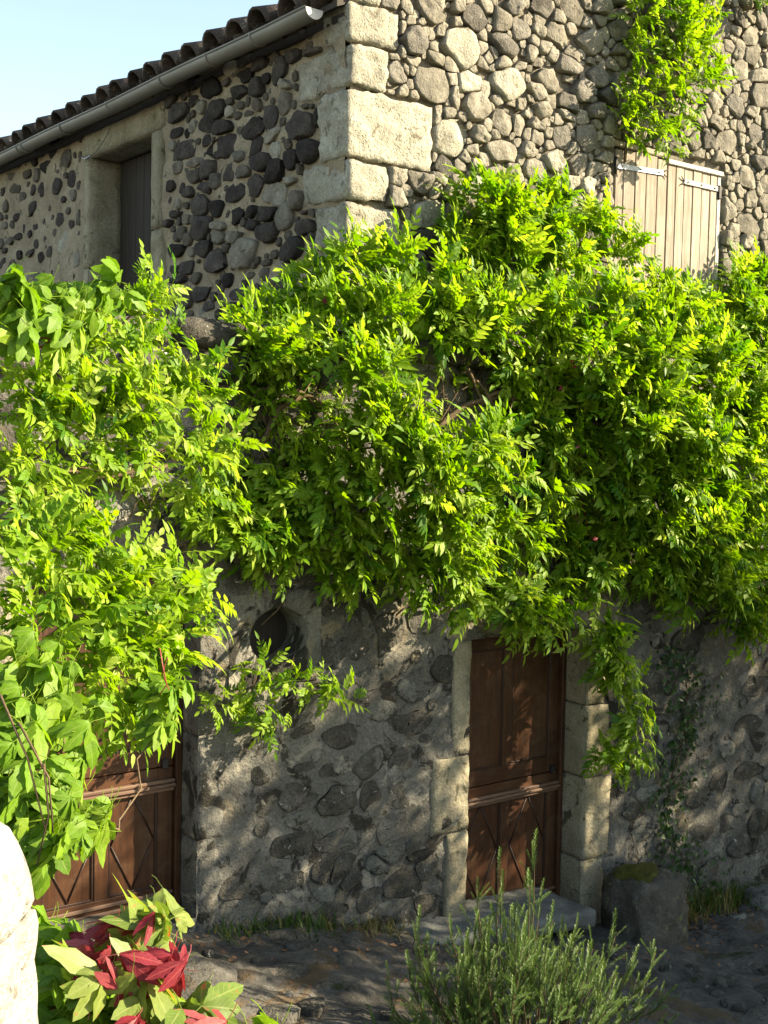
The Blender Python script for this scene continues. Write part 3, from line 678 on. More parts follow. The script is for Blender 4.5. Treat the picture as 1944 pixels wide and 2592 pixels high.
def gutter(y0, y1, r, th, n=10, nseg=24):
    V, F = [], []
    for k in range(nseg+1):
        y = y0 + (y1-y0)*k/nseg; sag = -.006*math.sin(k*1.3) - .002*math.sin(k*.4)
        for rad in (r, r-th):
            for i in range(n+1):
                a = math.pi*i/n; V.append((GX + rad*math.cos(a), y, GZ + sag - rad*math.sin(a)))
    m = n+1; st = 2*m
    for k in range(nseg):
        for i in range(n):
            F.append((k*st+i, k*st+i+1, (k+1)*st+i+1, (k+1)*st+i)); F.append((k*st+m+i, (k+1)*st+m+i, (k+1)*st+m+i+1, k*st+m+i+1))
        F.append((k*st, (k+1)*st, (k+1)*st+m, k*st+m)); F.append((k*st+n, k*st+m+n, (k+1)*st+m+n, (k+1)*st+n))
    return V, F
GY = on_x(768, 23, GX-GR)[1] - .02
gut = obj('gutter', *gutter(GY, 13.5, GR, .004), M['zinc'], house)
obj('gutter_bead', *tube([(GX-GR, GY + (13.5-GY)*k/24, GZ - .006*math.sin(k*1.3) - .002*math.sin(k*.4) + .004) for k in range(25)], .009, 6), M['zinc'], gut)
V = [(GX + GR*math.cos(math.pi*i/12), GY-.004-q, GZ - GR*math.sin(math.pi*i/12)) for q in (0, .006) for i in range(13)]
obj('gutter_end', V, [tuple(range(12, -1, -1)), tuple(range(13, 26))] + [(i, i+1, 14+i, 13+i) for i in range(12)] + [(12, 0, 13, 25)], M['zinc_sunlit'], gut, smooth=False)
for px, py in ((632, 90), (520, 145), (402, 205), (268, 270), (150, 335), (52, 375), (40, 383)):
    y = on_x(px, py, GX-GR)[1]
    obj('gutter_strap', *tube([(GX + (GR+.004)*math.cos(a), y, GZ - (GR+.004)*math.sin(a)) for a in np.linspace(-.15, math.pi*1.03, 12)], .008, 5), M['zinc'], gut)

# ---------------------------------------------------------------- the low wall with two doors and a round niche
low = thing('terrace_wall', 'lower rendered stone wall with two brown panelled doors and a round niche under the vines', 'wall', (0, 0, 0))
LD = (-3.19, -2.16, .52, 2.62); RD = (0.0, 1.185, -.16, 2.03)
OC = pt(706, 1609); OU, OV, OR = OC[0], OC[2], .215
oc_rect = (OU-.33, OU+.27, OV-.30, OV+.27)
low_f = lambda u, v, d: (u, -d, v)
jambs = [(RD[0]-.16, RD[0], 1.22, RD[3]), (RD[0]-.34, RD[0], .68, 1.22), (RD[0]-.20, RD[0], -.25, .68), (RD[1], RD[1]+.20, 1.42, RD[3]), (RD[1], RD[1]+.26, .86, 1.42), (RD[1], RD[1]+.29, .22, .86), (RD[1], RD[1]+.25, -.4, .22),
         (LD[1], LD[1]+.13, .3, .98), (LD[1], LD[1]+.20, .98, 1.62), (LD[1], LD[1]+.16, 1.62, LD[3]), (LD[0]-.2, LD[0], .4, LD[3]), (RD[0]-.25, RD[1]+.3, RD[3], RD[3]+.26), (LD[0]-.3, LD[1]+.25, LD[3], LD[3]+.25)]
holes = [LD, RD, (OC[0]-.245, OC[0]+.245, OC[2]-.2, OC[2]+.2)]
V, F = wall_sheet(-7, 6.5, -1.0, 4.0, holes, .05, low_f, .022, 21.0)
face = obj('wall_face', V, F, M['render'], low)
core = MB(); core.add(*box(-7, 6.5, .32, HY+.25, -1, 3.95)); core.build('wall_core', M['render'], low, smooth=False)
obj('wall_top', *box(-7, 6.5, .0, HY+.05, 3.95, 4.0), M['terrace_stone'], low, smooth=False)
jr = []
for k, (u0, u1, v0, v1) in enumerate(jambs):
    deep = .27
    V, F = rough_block(u0, u1, (-.014 - .006*(k % 3)) if k < 7 else -.004, deep, v0+.004, v1-.003, .055, .016, .010, 31.0+k*2)
    obj('lintel' if k >= 11 else 'jamb_stone', V, F, M['render'] if 7 <= k <= 9 or k == 12 else M['jamb'], low); jr.append((u0, u1, v0, v1))
tP = [(930,350,330,180,'D'),(1080,320,180,180,'S'),(850,560,140,110,'P'),(980,560,170,100,'P'),(930,660,150,80,'D'),(900,850,240,110,'S'),(1200,800,230,130,'D'),(430,1060,115,100,'D'),(600,1170,160,110,'S',20),(660,1020,110,40,'D'),
 (630,1290,130,60,'P'),(440,1350,80,80,'D'),(600,1430,210,140,'S'),(580,1620,160,100,'D'),(800,1040,100,80,'D'),(850,1190,190,130,'D'),(1000,1180,120,150,'S'),(1160,1160,130,140,'D'),(1120,1340,150,130,'G'),(860,1400,230,110,'D'),
 (1080,1500,170,110,'P'),(1280,1420,150,100,'D'),(1300,1540,130,150,'S'),(860,1560,150,160,'S'),(430,920,190,90,'S'),(220,1250,210,210,'S'),(200,1450,170,150,'S'),(1000,1000,170,140,'S'),(1180,980,150,140,'S'),(840,200,150,80,'D'),  # last entry is a hollow, its shade put in as a dark stone
 (1230,620,150,100,'P'),(1060,720,150,90,'P'),(660,830,120,60,'D'),(960,930,150,70,'S'),(230,700,170,120,'P'),(300,1650,140,110,'S')]
tW = [(100,190,120,75,'D'),(240,265,120,75,'P'),(330,340,150,90,'D'),(200,400,95,65,'S'),(240,440,110,55,'P'),(230,490,130,60,'D'),(400,420,90,70,'D'),(120,320,90,75,'S'),(30,380,80,65,'P'),(390,230,110,65,'D'),(30,290,80,90,'S'),
 (60,450,100,60,'S'),(330,470,90,60,'S'),(150,530,110,70,'D'),(240,560,110,60,'S'),(1200,20,90,60,'P'),(1500,120,80,60,'D'),(1560,200,90,80,'D'),(1620,120,70,90,'S'),(1400,160,90,60,'S')]
tQ = [(1080,260,90,60,'P'),(1400,220,120,80,'S'),(1250,330,140,90,'D'),(1430,690,70,70,'P'),(1450,880,90,80,'P'),(1370,940,110,60,'P'),(1500,1180,80,60,'P'),(1600,560,110,90,'S'),(1560,760,130,90,'S'),(1080,560,90,110,'S'),(1000,1180,120,80,'S'),
 (1040,1290,120,70,'P'),(1310,1120,110,90,'D'),(1560,980,120,90,'D'),(1290,620,110,80,'D'),(1500,400,100,70,'P')]
mats_t = {'render': M['render'], 'dark': M['terrace_stone'], 'mid': M['terrace_stone'], 'tan': M['terrace_pale'], 'grey': M['grey'], 'lime': M['terrace_pale']}
ts = measured('P', tP, pt, 'y', 'mid') + measured('W', tW, pt, 'y', 'mid') + measured('Q', tQ, pt, 'y', 'mid')
rect_t = [LD, RD, (OU-.34, OU+.28, OV-.31, OV+.28)] + jr
under = lambda u, v: v > gz(u, 0) + .02
ts += fill_seeds(ts, -3.6, 4.4, -.5, 3.95, .05, .14, ['mid', 'render', 'tan', 'render', 'dark'], 700, rect_t, seed=12, tight=1.12, inside=under)
ts += fill_seeds(ts, -2.1, 4.2, -.5, 2.2, .022, .05, ['mid', 'render', 'tan'], 500, rect_t, seed=13, tight=1.2, inside=under)
rest = set_stones(ts, low_f, face, .014, lambda s, r: r.uniform(.008, .030)*min(1, (s[2]+s[3])/.2), mats_t, rects=rect_t, seed=14, flat=.85, expo=3.2, grow=1.16, n=20, corners=(5, 8), edge=.17)
joined(rest, 'pinning_stones', M['terrace_stone'], face)
# round niche: a block with a circular opening, a dark board inside
V, F, n = [], [], 32
for (rad, y) in ((None, -.012), (1.12, -.016), (1.0, -.006), (.97, .26)):
    for i in range(n):
        a = 2*math.pi*i/n; c, s = math.cos(a), math.sin(a)
        if rad is None:
            k = 1/max(abs(c), abs(s)); x, z = c*k, s*k; V.append((OU + (x*.31 if x > 0 else x*.36), y + .006*noise.noise(Vector((x*3, z*3, 1))), OV + (z*.27 if z > 0 else z*.30)))
        else: V.append((OU + OR*rad*c, y, OV + OR*rad*s*.82))
for k in range(3):
    for i in range(n): j = (i+1) % n; F.append((k*n+i, k*n+j, (k+1)*n+j, (k+1)*n+i)[::-1])
ocs = obj('niche_surround', V, F, M['render'], low)
obj('niche_board', *box(OU-.23, OU+.02, .20, .23, OV-.2, OV+.2, .005), M['dark_board'], ocs, smooth=False)
obj('niche_board', *box(OU+.025, OU+.23, .225, .25, OV-.2, OV+.2, .005), M['dark_board'], ocs, smooth=False)
# doors
def panel_door(u0, u1, z0, zt, yd, dz, label):
    """dz: height of the sill; rails at the same heights above it on both doors"""
    d = obj('door', *box(u0+.01, u1-.01, yd+.03, yd+.05, z0, zt), M['door_wood'], low, smooth=False, label=label)
    def add(name, a, m='door_wood', b=.004): obj(name, *box(*a, b), M[m], d, smooth=False)
    um = (u0+u1)/2; zs = [z0, z0+.15, dz+.735, dz+.88, dz+1.0, zt-.13, zt]
    add('frame', (u0+.005, u0+.045, yd-.035, yd+.03, z0, zt)); add('frame', (u1-.045, u1-.005, yd-.035, yd+.03, z0, zt)); add('frame', (u0+.045, u1-.045, yd-.035, yd+.03, zt-.045, zt), 'door_rail')
    for a, b in ((u0+.05, u0+.15), (u1-.15, u1-.05)):
        add('stile', (a, b, yd-.005, yd+.03, z0+.01, zs[3]-.006)); add('stile', (a, b, yd-.002, yd+.03, zs[3], zt-.05))
    add('bottom_rail', (u0+.15, u1-.15, yd-.005, yd+.03, z0+.01, zs[1]), 'door_rail')
    add('lock_rail', (u0+.15, u1-.15, yd-.005, yd+.03, zs[2]+.02, zs[3]-.006), 'door_rail')
    add('upper_rail', (u0+.15, u1-.15, yd-.002, yd+.03, zs[3], zs[4]), 'door_rail')
    add('top_rail', (u0+.15, u1-.15, yd-.002, yd+.03, zs[5], zt-.05), 'door_rail')
    for b0, b1 in ((zs[1], zs[2]+.02), (zs[4], zs[5])):
        add('muntin', (um-.045, um+.045, yd-.004, yd+.03, b0, b1))
        for a, b in ((u0+.15, um-.045), (um+.045, u1-.15)):
            add('panel', (a, b, yd+.012, yd+.03, b0, b1))
            for q in ((a, a+.014, b0, b1), (b-.014, b, b0, b1)): add('bead', (q[0], q[1], yd+.002, yd+.012, q[2], q[3]), 'groove', .003)
            for q in (b0, b1-.014): add('bead', (a+.014, b-.014, yd+.002, yd+.012, q, q+.014), 'groove', .003)
            if b0 == zs[1]:                            # lozenge of thin beads on the lower panels
                ca, cb = (a+b)/2, (b0+b1)/2; P = [(ca, b1-.02), (b-.02, cb), (ca, b0+.02), (a+.02, cb)]
                for i in range(4):
                    p, q = P[i], P[(i+1) % 4]
                    obj('lozenge_bead', *tube([(p[0], yd+.010, p[1]), (q[0], yd+.010, q[1])], .0065, 5), M['groove'], d)
    # weather moulding in three steps
    for k, (h0, h1, pr) in enumerate(((.0, .028, .030), (.028, .052, .052), (.052, .078, .040))):
        z = zs[2] - .005; add('weather_moulding', (u0+.05, u1-.05, yd-pr, yd-.006, z+h0+.001, z+h1-.001), 'worn_rail', .006)
    add('kick_moulding', (u0+.05, u1-.05, yd-.025, yd-.006, z0+.10, z0+.125), 'worn_rail', .006); add('kick_moulding', (u0+.05, u1-.05, yd-.03, yd-.006, z0+.055, z0+.08), 'worn_rail', .006)
    add('latch', (u1-.13, u1-.09, yd-.03, yd-.005, zs[3]-.01, zs[3]+.05), 'dark_iron', .005)
    return d
panel_door(RD[0]+.0, RD[1], RD[2], RD[3]-.01, .235, 0.0, 'brown panelled door under the hanging vine, behind the rosemary')
panel_door(LD[0], LD[1], LD[2], LD[3]-.01, .225, .53, 'sunlit brown panelled door half hidden by creeper at the left')
terr = obj('terrace_floor', *box(-6.9, HX+.1, HY+.02, 13.5, 3.80, 3.86), M['slab'], kind='structure', smooth=False)
# coping stones along the top of the low wall, left of the house corner
cu = -5.6
for k in range(9):
    wd = rnd.uniform(.5, .8); 
    V, F = rough_block(cu, cu+wd-.015, -.09-.02*rnd.random(), .42, 3.93, 4.075+.02*rnd.random(), .06, .06, .022, 60.0+k); obj('coping_stone', V, F, M['terrace_stone' if k % 3 == 2 else 'moss_stone'], low); cu += wd
# courses of squared stone under the coping
cu = -4.4
while cu < -1.3:
    for zc in (3.28, 3.50, 3.72):
        wd = rnd.uniform(.28, .5); V, F = rough_block(cu+rnd.uniform(0, .1), cu+wd-.02, -.05-.03*rnd.random(), .1, zc, zc+.19, .06, .03, .014, cu*3+zc); obj('course_stone', V, F, M['terrace_stone'], low)
    cu += .42

# ---------------------------------------------------------------- loose things on the ground
def slab_shape(p): return np.array([p[0], p[1], p[2] - .085*(p[0]+.95)])
V, F = rough_block(-.97, .98, -.36, .24, .03, .155, .045, .012, .016, 71.0, slab_shape)
st = obj('stone_step', V, F, M['slab']); st['label'] = 'long flat grey stone step at the foot of the right brown door'; st['category'] = 'step'
bc = on_y(1632, 2320, -.36)
bx0, by0, bz0 = bc[0], -.36, gz(bc[0], -.3)
root = thing('stone_block', 'squat mossy stone block on the ground beside the right door jamb', 'stone block', (bx0, by0, bz0))
def round_off(p):
    d = np.array([p[0]-bx0, p[1]-by0]); L = max(abs(d[0]), abs(d[1])); n_ = np.linalg.norm(d) + 1e-6
    k = (L/n_)**.38; t = 1 - .12*max(0, (p[2]-bz0)/.49); return np.array([bx0 + d[0]*k*t, by0 + d[1]*k*t, p[2]])
V, F = rough_block(bx0-.30, bx0+.30, by0-.27, by0+.27, bz0-.12, bz0+.49, .05, .07, .04, 81.0, round_off)
obj('block', V, F, M['moss_stone'], root)
V, F = [], []
for j in range(9):
    for i in range(20):
        a = 2*math.pi*i/20; r_ = .20*j/8*(1+.16*math.sin(3*a+1)+.1*math.sin(5*a)); x, y = bx0-.05 + r_*math.cos(a), by0+.03 + r_*.8*math.sin(a)
        V.append((x, y, bz0+.515 + (.028*(1-(j/8)**2) if j < 8 else -.04) + .012*noise.noise(Vector((x*30, y*30, 0)))))
F = [(j*20+i, j*20+(i+1) % 20, (j+1)*20+(i+1) % 20, (j+1)*20+i) for j in range(8) for i in range(20)]
obj('moss_cushion', V, [f[::-1] for f in F], M['moss'], root)
for k, (px, py, s, lab) in enumerate(((1915, 2170, .17, 'pale flat rock at the foot of the wall, rightmost in the yard'), (1890, 2250, .12, 'low grey rock lying in front of the pale flat rock'), (1790, 2300, .07, 'small grey stone on the dark ground near the mossy block'))):
    c = pt(px, py); x, y, z = c[0]-.15, -.22 - .1*k, gz(c[0], -.2)
    V, F = rough_block(x-s*1.3, x+s*1.3, y-s*.8, y+s*.8, z-.06, z+s*.75, .045, s*.45, .03, 90.0+k*5)
    o = obj('rock', V, F, M['terrace_pale']); o['label'] = lab; o['category'] = 'rock'
# white pier close by at the left edge
pc = at_d(-95, 2330, 1.8)
root = thing('stone_pier', 'bright white limestone pier with a rounded top at the bottom left', 'stone pier', (pc[0], pc[1], 1.05))
ax_r, ax_f = _R, _F
def pier_block(z0, z1, hw, hd, seed, top):
    V, F = rough_block(-hw, hw, -hd, hd, z0, z1, .03, .014, .012, seed)
    out = []
    for x, y, z in V:
        if top and z > z1-.17:
            t = (z-(z1-.17))/.17; x *= 1 - .42*t**4; y *= 1 - .3*t**3; z -= .05*(x/hw)**2*t
        q = pc + ax_r*x + ax_f*y; out.append((q[0], q[1], z))
    return out, F
ztop = at_d(0, 2150, 1.7)[2]; zj = at_d(0, 2440, 1.7)[2]
V, F = pier_block(zj+.004, ztop, .074, .12, 101.0, True); obj('pier_block', V, F, M['white_stone'], root)
V, F = pier_block(zj-.62, zj-.003, .080, .13, 102.0, False); obj('pier_block', V, F, M['white_stone'], root)
V, F = pier_block(.9, zj-.625, .09, .14, 103.0, False); obj('pier_block', V, F, M['white_stone'], root)
#PART3
# ---------------------------------------------------------------- leaves
def nrm(v): return v/(np.linalg.norm(v, axis=-1, keepdims=True) + 1e-9)
AT = []
def leaflet(L, wd, base, ang, droop, seed, stations=((.0, 0), (.30, .85), (.62, .78), (1.0, 0)), fold=.25, curl=.18, wide=False):
    """one blade lying along ang in the leaf plane, folded at the midrib; V, F"""
    r = random.Random(seed); V, F = [], []; AT.clear()
    ca, sa = math.cos(ang), math.sin(ang)
    ph = r.uniform(0, 6.28); cross = (-1, -.5, 0, .5, 1) if wide else (-1, 0, 1); rows = []
    for i, (t, ww) in enumerate(stations):
        x = L*t; z = -droop*L*t - curl*L*t*t; row = []
        for s in ((0,) if ww == 0 else cross):
            y = s*wd*ww*(1 + r.uniform(-.06, .06)); lift = fold*wd*ww*abs(s)
            if wide: lift = fold*wd*ww*(1.6*abs(s) - 1.1*s*s) + .10*wd*abs(s)*math.sin(t*11 + s*2 + ph)
            AT.append((1-abs(s) if ww else 1.0, t)); row.append(len(V))
            V.append((base[0] + x*ca - y*sa, base[1] + x*sa + y*ca, base[2] + z + lift))
        rows.append(row)
    for a, b in zip(rows[:-1], rows[1:]):
        if len(a) == 1 and len(b) == 1: continue
        if len(a) == 1: F += [(a[0], b[q], b[q+1]) for q in range(len(b)-1)]
        elif len(b) == 1: F += [(a[q], b[0], a[q+1]) for q in range(len(a)-1)]
        else:
            for q in range(len(a)-1): F += [(a[q], b[q], b[q+1]), (a[q], b[q+1], a[q+1])]
    return V, [(f[0], f[2], f[1]) for f in F]
class LeafKind:
    def __init__(self, name): self.name, self.var = name, []
    def add(self, V, F, T):
        T = np.array(T, float); T = np.stack([T, T*0, T*0], 1) if T.ndim == 1 else T
        self.var.append((np.array(V, float), np.array(F, np.int32), T))
def compound_leaf(seed, L=.25, pairs=5, ll=.066, lw=.0185, young=False):
    """wisteria: leaflets in pairs along a drooping rachis, one at the tip"""
    r = random.Random(seed); V, F, T = [], [], []
    bend = r.uniform(.05, .55); side = r.uniform(-.2, .2); tone = r.uniform(.15, .85)
    def rach(t): return (L*t, L*side*t*t, -bend*L*t*t)
    R_ = [rach(t) for t in np.linspace(0, 1, 5)]
    tv_, tf_ = tube(R_, .0016, 3, False)
    V += [tuple(v) for v in tv_]; F += [(f[0], f[1], f[2]) for f in tf_] + [(f[0], f[2], f[3]) for f in tf_]; T += [.9]*len(tv_)
    hang = r.uniform(-.1, .9)
    for i in range(pairs):
        t = .24 + .70*i/(pairs-.4); b = rach(t); sc = (.78 + .35*math.sin(math.pi*(i+.6)/pairs))*r.uniform(.88, 1.1)
        for s in (-1, 1):
            if r.random() < .08: continue
            a = s*(1.1 - .4*i/pairs + r.uniform(-.35, .3)); v, f = leaflet(ll*sc, lw*sc, b, a + side*t, hang*r.uniform(.6, 1.3) + bend*t*.4, seed*31+i*2+s, fold=r.uniform(.1, .5), curl=r.uniform(0, .35))
            n0 = len(V); V += v; F += [tuple(q+n0 for q in g) for g in f]; T += [min(.92, max(0, tone + r.uniform(-.12, .12)))]*len(v)
    v, f = leaflet(ll*1.08, lw*1.05, rach(1), side*2, bend*1.4 + r.uniform(0, .3), seed*31+77, fold=.3)
    n0 = len(V); V += v; F += [tuple(q+n0 for q in g) for g in f]; T += [tone]*len(v)
    return V, F, T
TOOTH = ((0, 0), (.11, .26), (.25, .58), (.39, .84), (.53, 1.0), (.66, .98), (.79, .80), (.90, .46), (1, 0))
def palmate_leaf(seed, L=.10, tone=None, droop=None, ragged=.0):
    """virginia creeper: five toothed blades from one red stalk, hanging"""
    r = random.Random(seed); V, F, T = [], [], []
    tone = r.uniform(.1, .9) if tone is None else tone; dr = r.uniform(.3, 1.2) if droop is None else droop
    P = [(-.075, 0, .045), (-.05, .004, .034), (-.02, 0, .014), (0, 0, 0)]
    tv_, tf_ = tube(P, .0017, 4, False); V += [tuple(v) for v in tv_]; F += [(f[0], f[1], f[2]) for f in tf_] + [(f[0], f[2], f[3]) for f in tf_]; T += [(1.0, 0, 0)]*len(tv_)
    for k, a in enumerate((-1.75, -.85, 0, .85, 1.75)):
        sc = (.72, .92, 1.0, .92, .72)[k]*r.uniform(.9, 1.1)
        st = [(t, w_*(1 + (.12 if i % 2 else -.09) + r.uniform(-.06, .06))) if w_ else (t, w_) for i, (t, w_) in enumerate(TOOTH)]
        v, f = leaflet(L*sc, L*.33*sc, (0, 0, 0), a + r.uniform(-.35, .35), dr*r.uniform(.3, 1.5), seed*17+k, st, fold=r.uniform(.05, .5), curl=r.uniform(.2, 1.1), wide=True)
        n0 = len(V); V += v; F += [tuple(q+n0 for q in g) for g in f]; tn = min(1, max(0, tone + r.uniform(-.15, .15))); T += [(tn, m_, l_) for m_, l_ in AT]
    return V, F, T
KW, KC, KR, KT, KI = [LeafKind(n_) for n_ in ('leaf', 'leaf', 'red_leaf', 'turning_leaf', 'leaf')]
for s in range(24): KW.add(*compound_leaf(s+1, L=rnd.uniform(.15, .26), pairs=4 + s % 3, ll=rnd.uniform(.056, .080)))
for s in range(12): KC.add(*palmate_leaf(s+1, L=rnd.uniform(.085, .115)))
for s in range(9): KR.add(*palmate_leaf(s+51, L=.085, droop=1.5))
for s in range(9): KT.add(*palmate_leaf(s+81, L=.105, tone=rnd.random(), droop=1.1))
for s in range(4):
    v, f = leaflet(.05, .024, (0, 0, 0), 0, .3, s, ((0, 0), (.15, .9), (.5, .75), (1, 0)), fold=.2); KI.add(v, f, [rnd.random()]*len(v))
KMAT = {id(KW): M['wisteria'], id(KC): M['creeper'], id(KR): M['red_leaf'], id(KT): M['turning_leaf'], id(KI): M['ivy']}
KMESH = {}
def frames(D, N):
    X = nrm(D); Z = nrm(N - (N*X).sum(1, keepdims=True)*X); Y = np.cross(Z, X)
    return np.stack([X, Y, Z], axis=2)
def plant_leaves(root, kind, P, Rm, Sc, limit=300, stuff='foliage'):
    """the 300 that show largest are leaves of their own; the rest is one joined part"""
    n = len(P); var = rng.integers(0, len(kind.var), n)
    dist = np.linalg.norm(P - CAM, axis=1)/Sc
    # front leaves first: distance to the eye, biased to those nothing stands in front of
    order = np.argsort(dist + rng.normal(0, .25, n))
    own, rest = order[:limit], order[limit:]
    rl = origin(root); mat = KMAT[id(kind)]
    for i in own:
        key = (id(kind), int(var[i]))
        if key not in KMESH:
            v, f, t = kind.var[var[i]]; me = mesh_np(kind.name, v, f, t); me.materials.append(mat); KMESH[key] = me
        o = bpy.data.objects.new(kind.name, KMESH[key]); link(o, root)
        m = np.eye(4); m[:3, :3] = Rm[i]*Sc[i]; m[:3, 3] = P[i] - rl; o.matrix_local = Matrix(m.tolist())
    VV, FF, TT, off = [], [], [], 0
    for k in range(len(kind.var)):
        sel = rest[var[rest] == k]
        if len(sel) == 0: continue
        v, f, t = kind.var[k]
        W = np.einsum('nij,vj->nvi', Rm[sel], v)*Sc[sel][:, None, None] + P[sel][:, None, :]
        VV.append(W.reshape(-1, 3)); m = len(v)
        FF.append((f[None] + (np.arange(len(sel))*m)[:, None, None] + off).reshape(-1, 3)); off += len(sel)*m
        tt = np.repeat(t[None], len(sel), 0); tt[:, :, 0] = np.clip(tt[:, :, 0] + rng.normal(0, .20, len(sel))[:, None], 0, .93); TT.append(tt.reshape(-1, 3))
    if VV:
        obj(stuff, np.concatenate(VV), np.concatenate(FF), mat, root, kind='stuff', tint=np.concatenate(TT))
UPW = np.array([0, 0, 1.0]); OUT = nrm(np.array([-.45, -.85, .25]))
def grow(clumps, dens, out_w=.75, sun_w=.45, up_w=.25, down=0.0, jit=.45, squash=.8, sc=(.75, 1.15), lean=None):
    """clumps: (centre, radius, hang 0..1). Leaves sit in the outer part of each clump and reach outward and to the light"""
    PP, DD, NN = [], [], []
    for c, r, hang in clumps:
        n = max(4, int(dens*r*r)); d = nrm(rng.normal(size=(n*2, 3))); d = d[(d @ OUT) > -.55][:n]
        q = rng.random(len(d))**.5
        P = c + d*(r*(.25 + .75*q))[:, None]*np.array([1, squash, 1]) + rng.normal(0, .02, (len(d), 3))
        D = d*out_w + SUN*sun_w*(1-hang) + UPW*(up_w*(1-hang) - .9*hang) + OUT*.25 + rng.normal(0, jit, (len(d), 3))
        N = SUN*1.05 + UPW*.25 + OUT*.3 + d*.2 + rng.normal(0, .32, (len(d), 3))
        PP.append(P - nrm(D)*.10*r/.3); DD.append(D); NN.append(N)
    P, D, N = map(np.concatenate, (PP, DD, NN))
    return P, frames(D, N), rng.uniform(sc[0], sc[1], len(P))
def sub(clumps, k, spread, rs):
    """breaks each clump into irregular smaller ones"""
    out = []
    for c, r, h in clumps:
        out.append((c, r*.72, h))
        for _ in range(k):
            d = nrm(rng.normal(size=3))*np.array([1, .7, 1]); out.append((c + d*r*spread, r*rng.uniform(*rs), h))
    return out
def stems(root, clumps, anchors, r0, mat, name='stem', pull=np.array([0, .10, -.02]), limit=300):
    """woody runners joining the clumps, nearest neighbour first"""
    pts = [np.array(a, float) for a in anchors] + [c + pull for c, r, h in clumps]
    A = np.array(pts); done = list(range(len(anchors))); todo = list(range(len(anchors), len(pts))); n = 0
    while todo and n < limit:
        D = np.linalg.norm(A[todo][:, None] - A[done][None], axis=2); i, j = np.unravel_index(D.argmin(), D.shape)
        a, b = A[done[j]], A[todo[i]]; L = D[i, j]
        path = [a + (b-a)*t + np.array([fbm(a+t, 3, 2, n)*.10*L, fbm(b+t, 3, 2, n+9)*.10*L, -.16*L*math.sin(math.pi*t)]) for t in np.linspace(0, 1, 7)]
        ra = r0*rnd.uniform(.5, 1.2)*(1.6 if L > .5 else 1)
        obj(name, *tube(path, list(np.linspace(ra, ra*.7, 7)), 5), mat, root); done.append(todo.pop(i)); n += 1
K1 = 1944/1659.0
def C_y(lst): return [(on_y(x*K1, y*K1, Y), r*K1/FPX*np.dot(on_y(x*K1, y*K1, Y)-CAM, FWD), h) for x, y, r, Y, h in lst]
def C_d(lst): return [(at_d(x*K1, y*K1, D), r*K1/FPX*D, h) for x, y, r, D, h in lst]

# the great wisteria over the low wall
W1 = [(1020,450,70,.35,0),(1110,470,85,.3,0),(1200,470,75,.3,0),(1275,510,62,.3,0),(1340,560,50,.2,0),(1440,655,70,.15,0),(520,715,40,.2,.1),(500,765,38,.1,.2),(560,775,50,.05,.1),(520,830,45,0,.3),(590,850,50,-.05,.3),(600,745,50,-.15,.1),(555,750,45,-.15,.1),(640,775,50,-.15,.2),(1100,790,55,-.12,.3),(1170,820,58,-.2,.2),(1165,915,55,-.18,.3),(1215,975,58,-.25,.3),(1120,880,42,-.1,.4),(1195,1075,58,-.25,.3),(1130,1150,55,-.2,.4),(1720,620,80,.2,0),(1740,760,100,-.2,0),(1750,900,110,-.4,0),(1745,1040,100,-.4,.1),(1730,1170,90,-.35,.2),(1700,1290,60,-.3,.4),(1000,540,75,.3,0),(1100,560,90,.2,0),(1220,580,90,.2,0),
 (600,665,55,.25,.1),(680,620,62,.25,.1),(770,585,70,.2,0),(860,580,72,.15,0),(555,715,50,.2,.2),(640,730,75,.05,.1),(740,690,85,-.1,0),(840,680,95,-.2,0),(940,640,90,-.1,0),(960,720,70,-.2,0),(1060,680,95,-.2,0),(1170,690,95,-.2,0),
 (1280,680,95,-.25,0),(1390,700,100,-.25,0),(1500,690,95,-.2,0),(1590,650,70,.1,0),(1630,590,55,.35,0),(1640,720,90,-.1,0),(1300,800,95,-.4,.05),(1420,820,110,-.5,0),(1530,820,110,-.5,0),(1630,850,100,-.45,0),(1380,930,100,-.5,.1),
 (1490,950,120,-.6,0),(1600,980,110,-.55,0),(1325,1000,65,-.38,.3),(1265,890,50,-.2,.3),(1420,1060,105,-.5,.15),(1540,1100,110,-.5,.1),(1640,1120,90,-.45,.1),(1330,1120,75,-.3,.4),(1450,1190,95,-.4,.25),(1560,1230,95,-.4,.2),
 (1640,1270,80,-.4,.3),(1370,1240,70,-.3,.4),(1480,1275,55,-.3,.4),(1600,1330,55,-.35,.4),(1285,1240,60,-.25,.4),(1225,1170,55,-.15,.4),(1210,1275,60,-.25,.4),(1120,1300,60,-.3,.5),(1165,1345,38,-.3,.6),
 (1305,1370,48,-.3,.6),(1322,1410,44,-.32,.7),(1340,1455,46,-.32,.8),(1372,1540,48,-.35,.8),(1372,1620,34,-.35,.9),(1300,1615,22,-.28,.5),(755,780,55,-.5,0),(830,800,58,-.55,0),(800,870,75,-.5,.05),(870,930,85,-.55,.05),(780,960,75,-.4,.2),
 (930,1010,105,-.6,.05),(1040,980,85,-.6,0),(1090,1030,65,-.55,.1),(820,1060,85,-.45,.2),(720,1050,75,-.3,.3),(960,1110,95,-.55,.15),(1055,1110,65,-.4,.2),(870,1170,85,-.4,.3),(760,1150,75,-.3,.4),(980,1210,85,-.45,.35),
 (1000,1290,55,-.4,.6),(915,1255,55,-.35,.5),(740,1225,55,-.2,.5),(650,1180,62,-.2,.4),(600,1115,70,-.2,.4),(520,1130,65,-.2,.4),(445,1115,55,-.15,.4),(500,1055,60,-.1,.4),(600,1040,60,-.12,.4),(560,1190,45,-.15,.5),
 (640,940,42,-.05,.4),(635,810,48,.1,.3),(560,790,36,.15,.3),(990,820,36,.1,.5)]
c1 = C_y(W1)
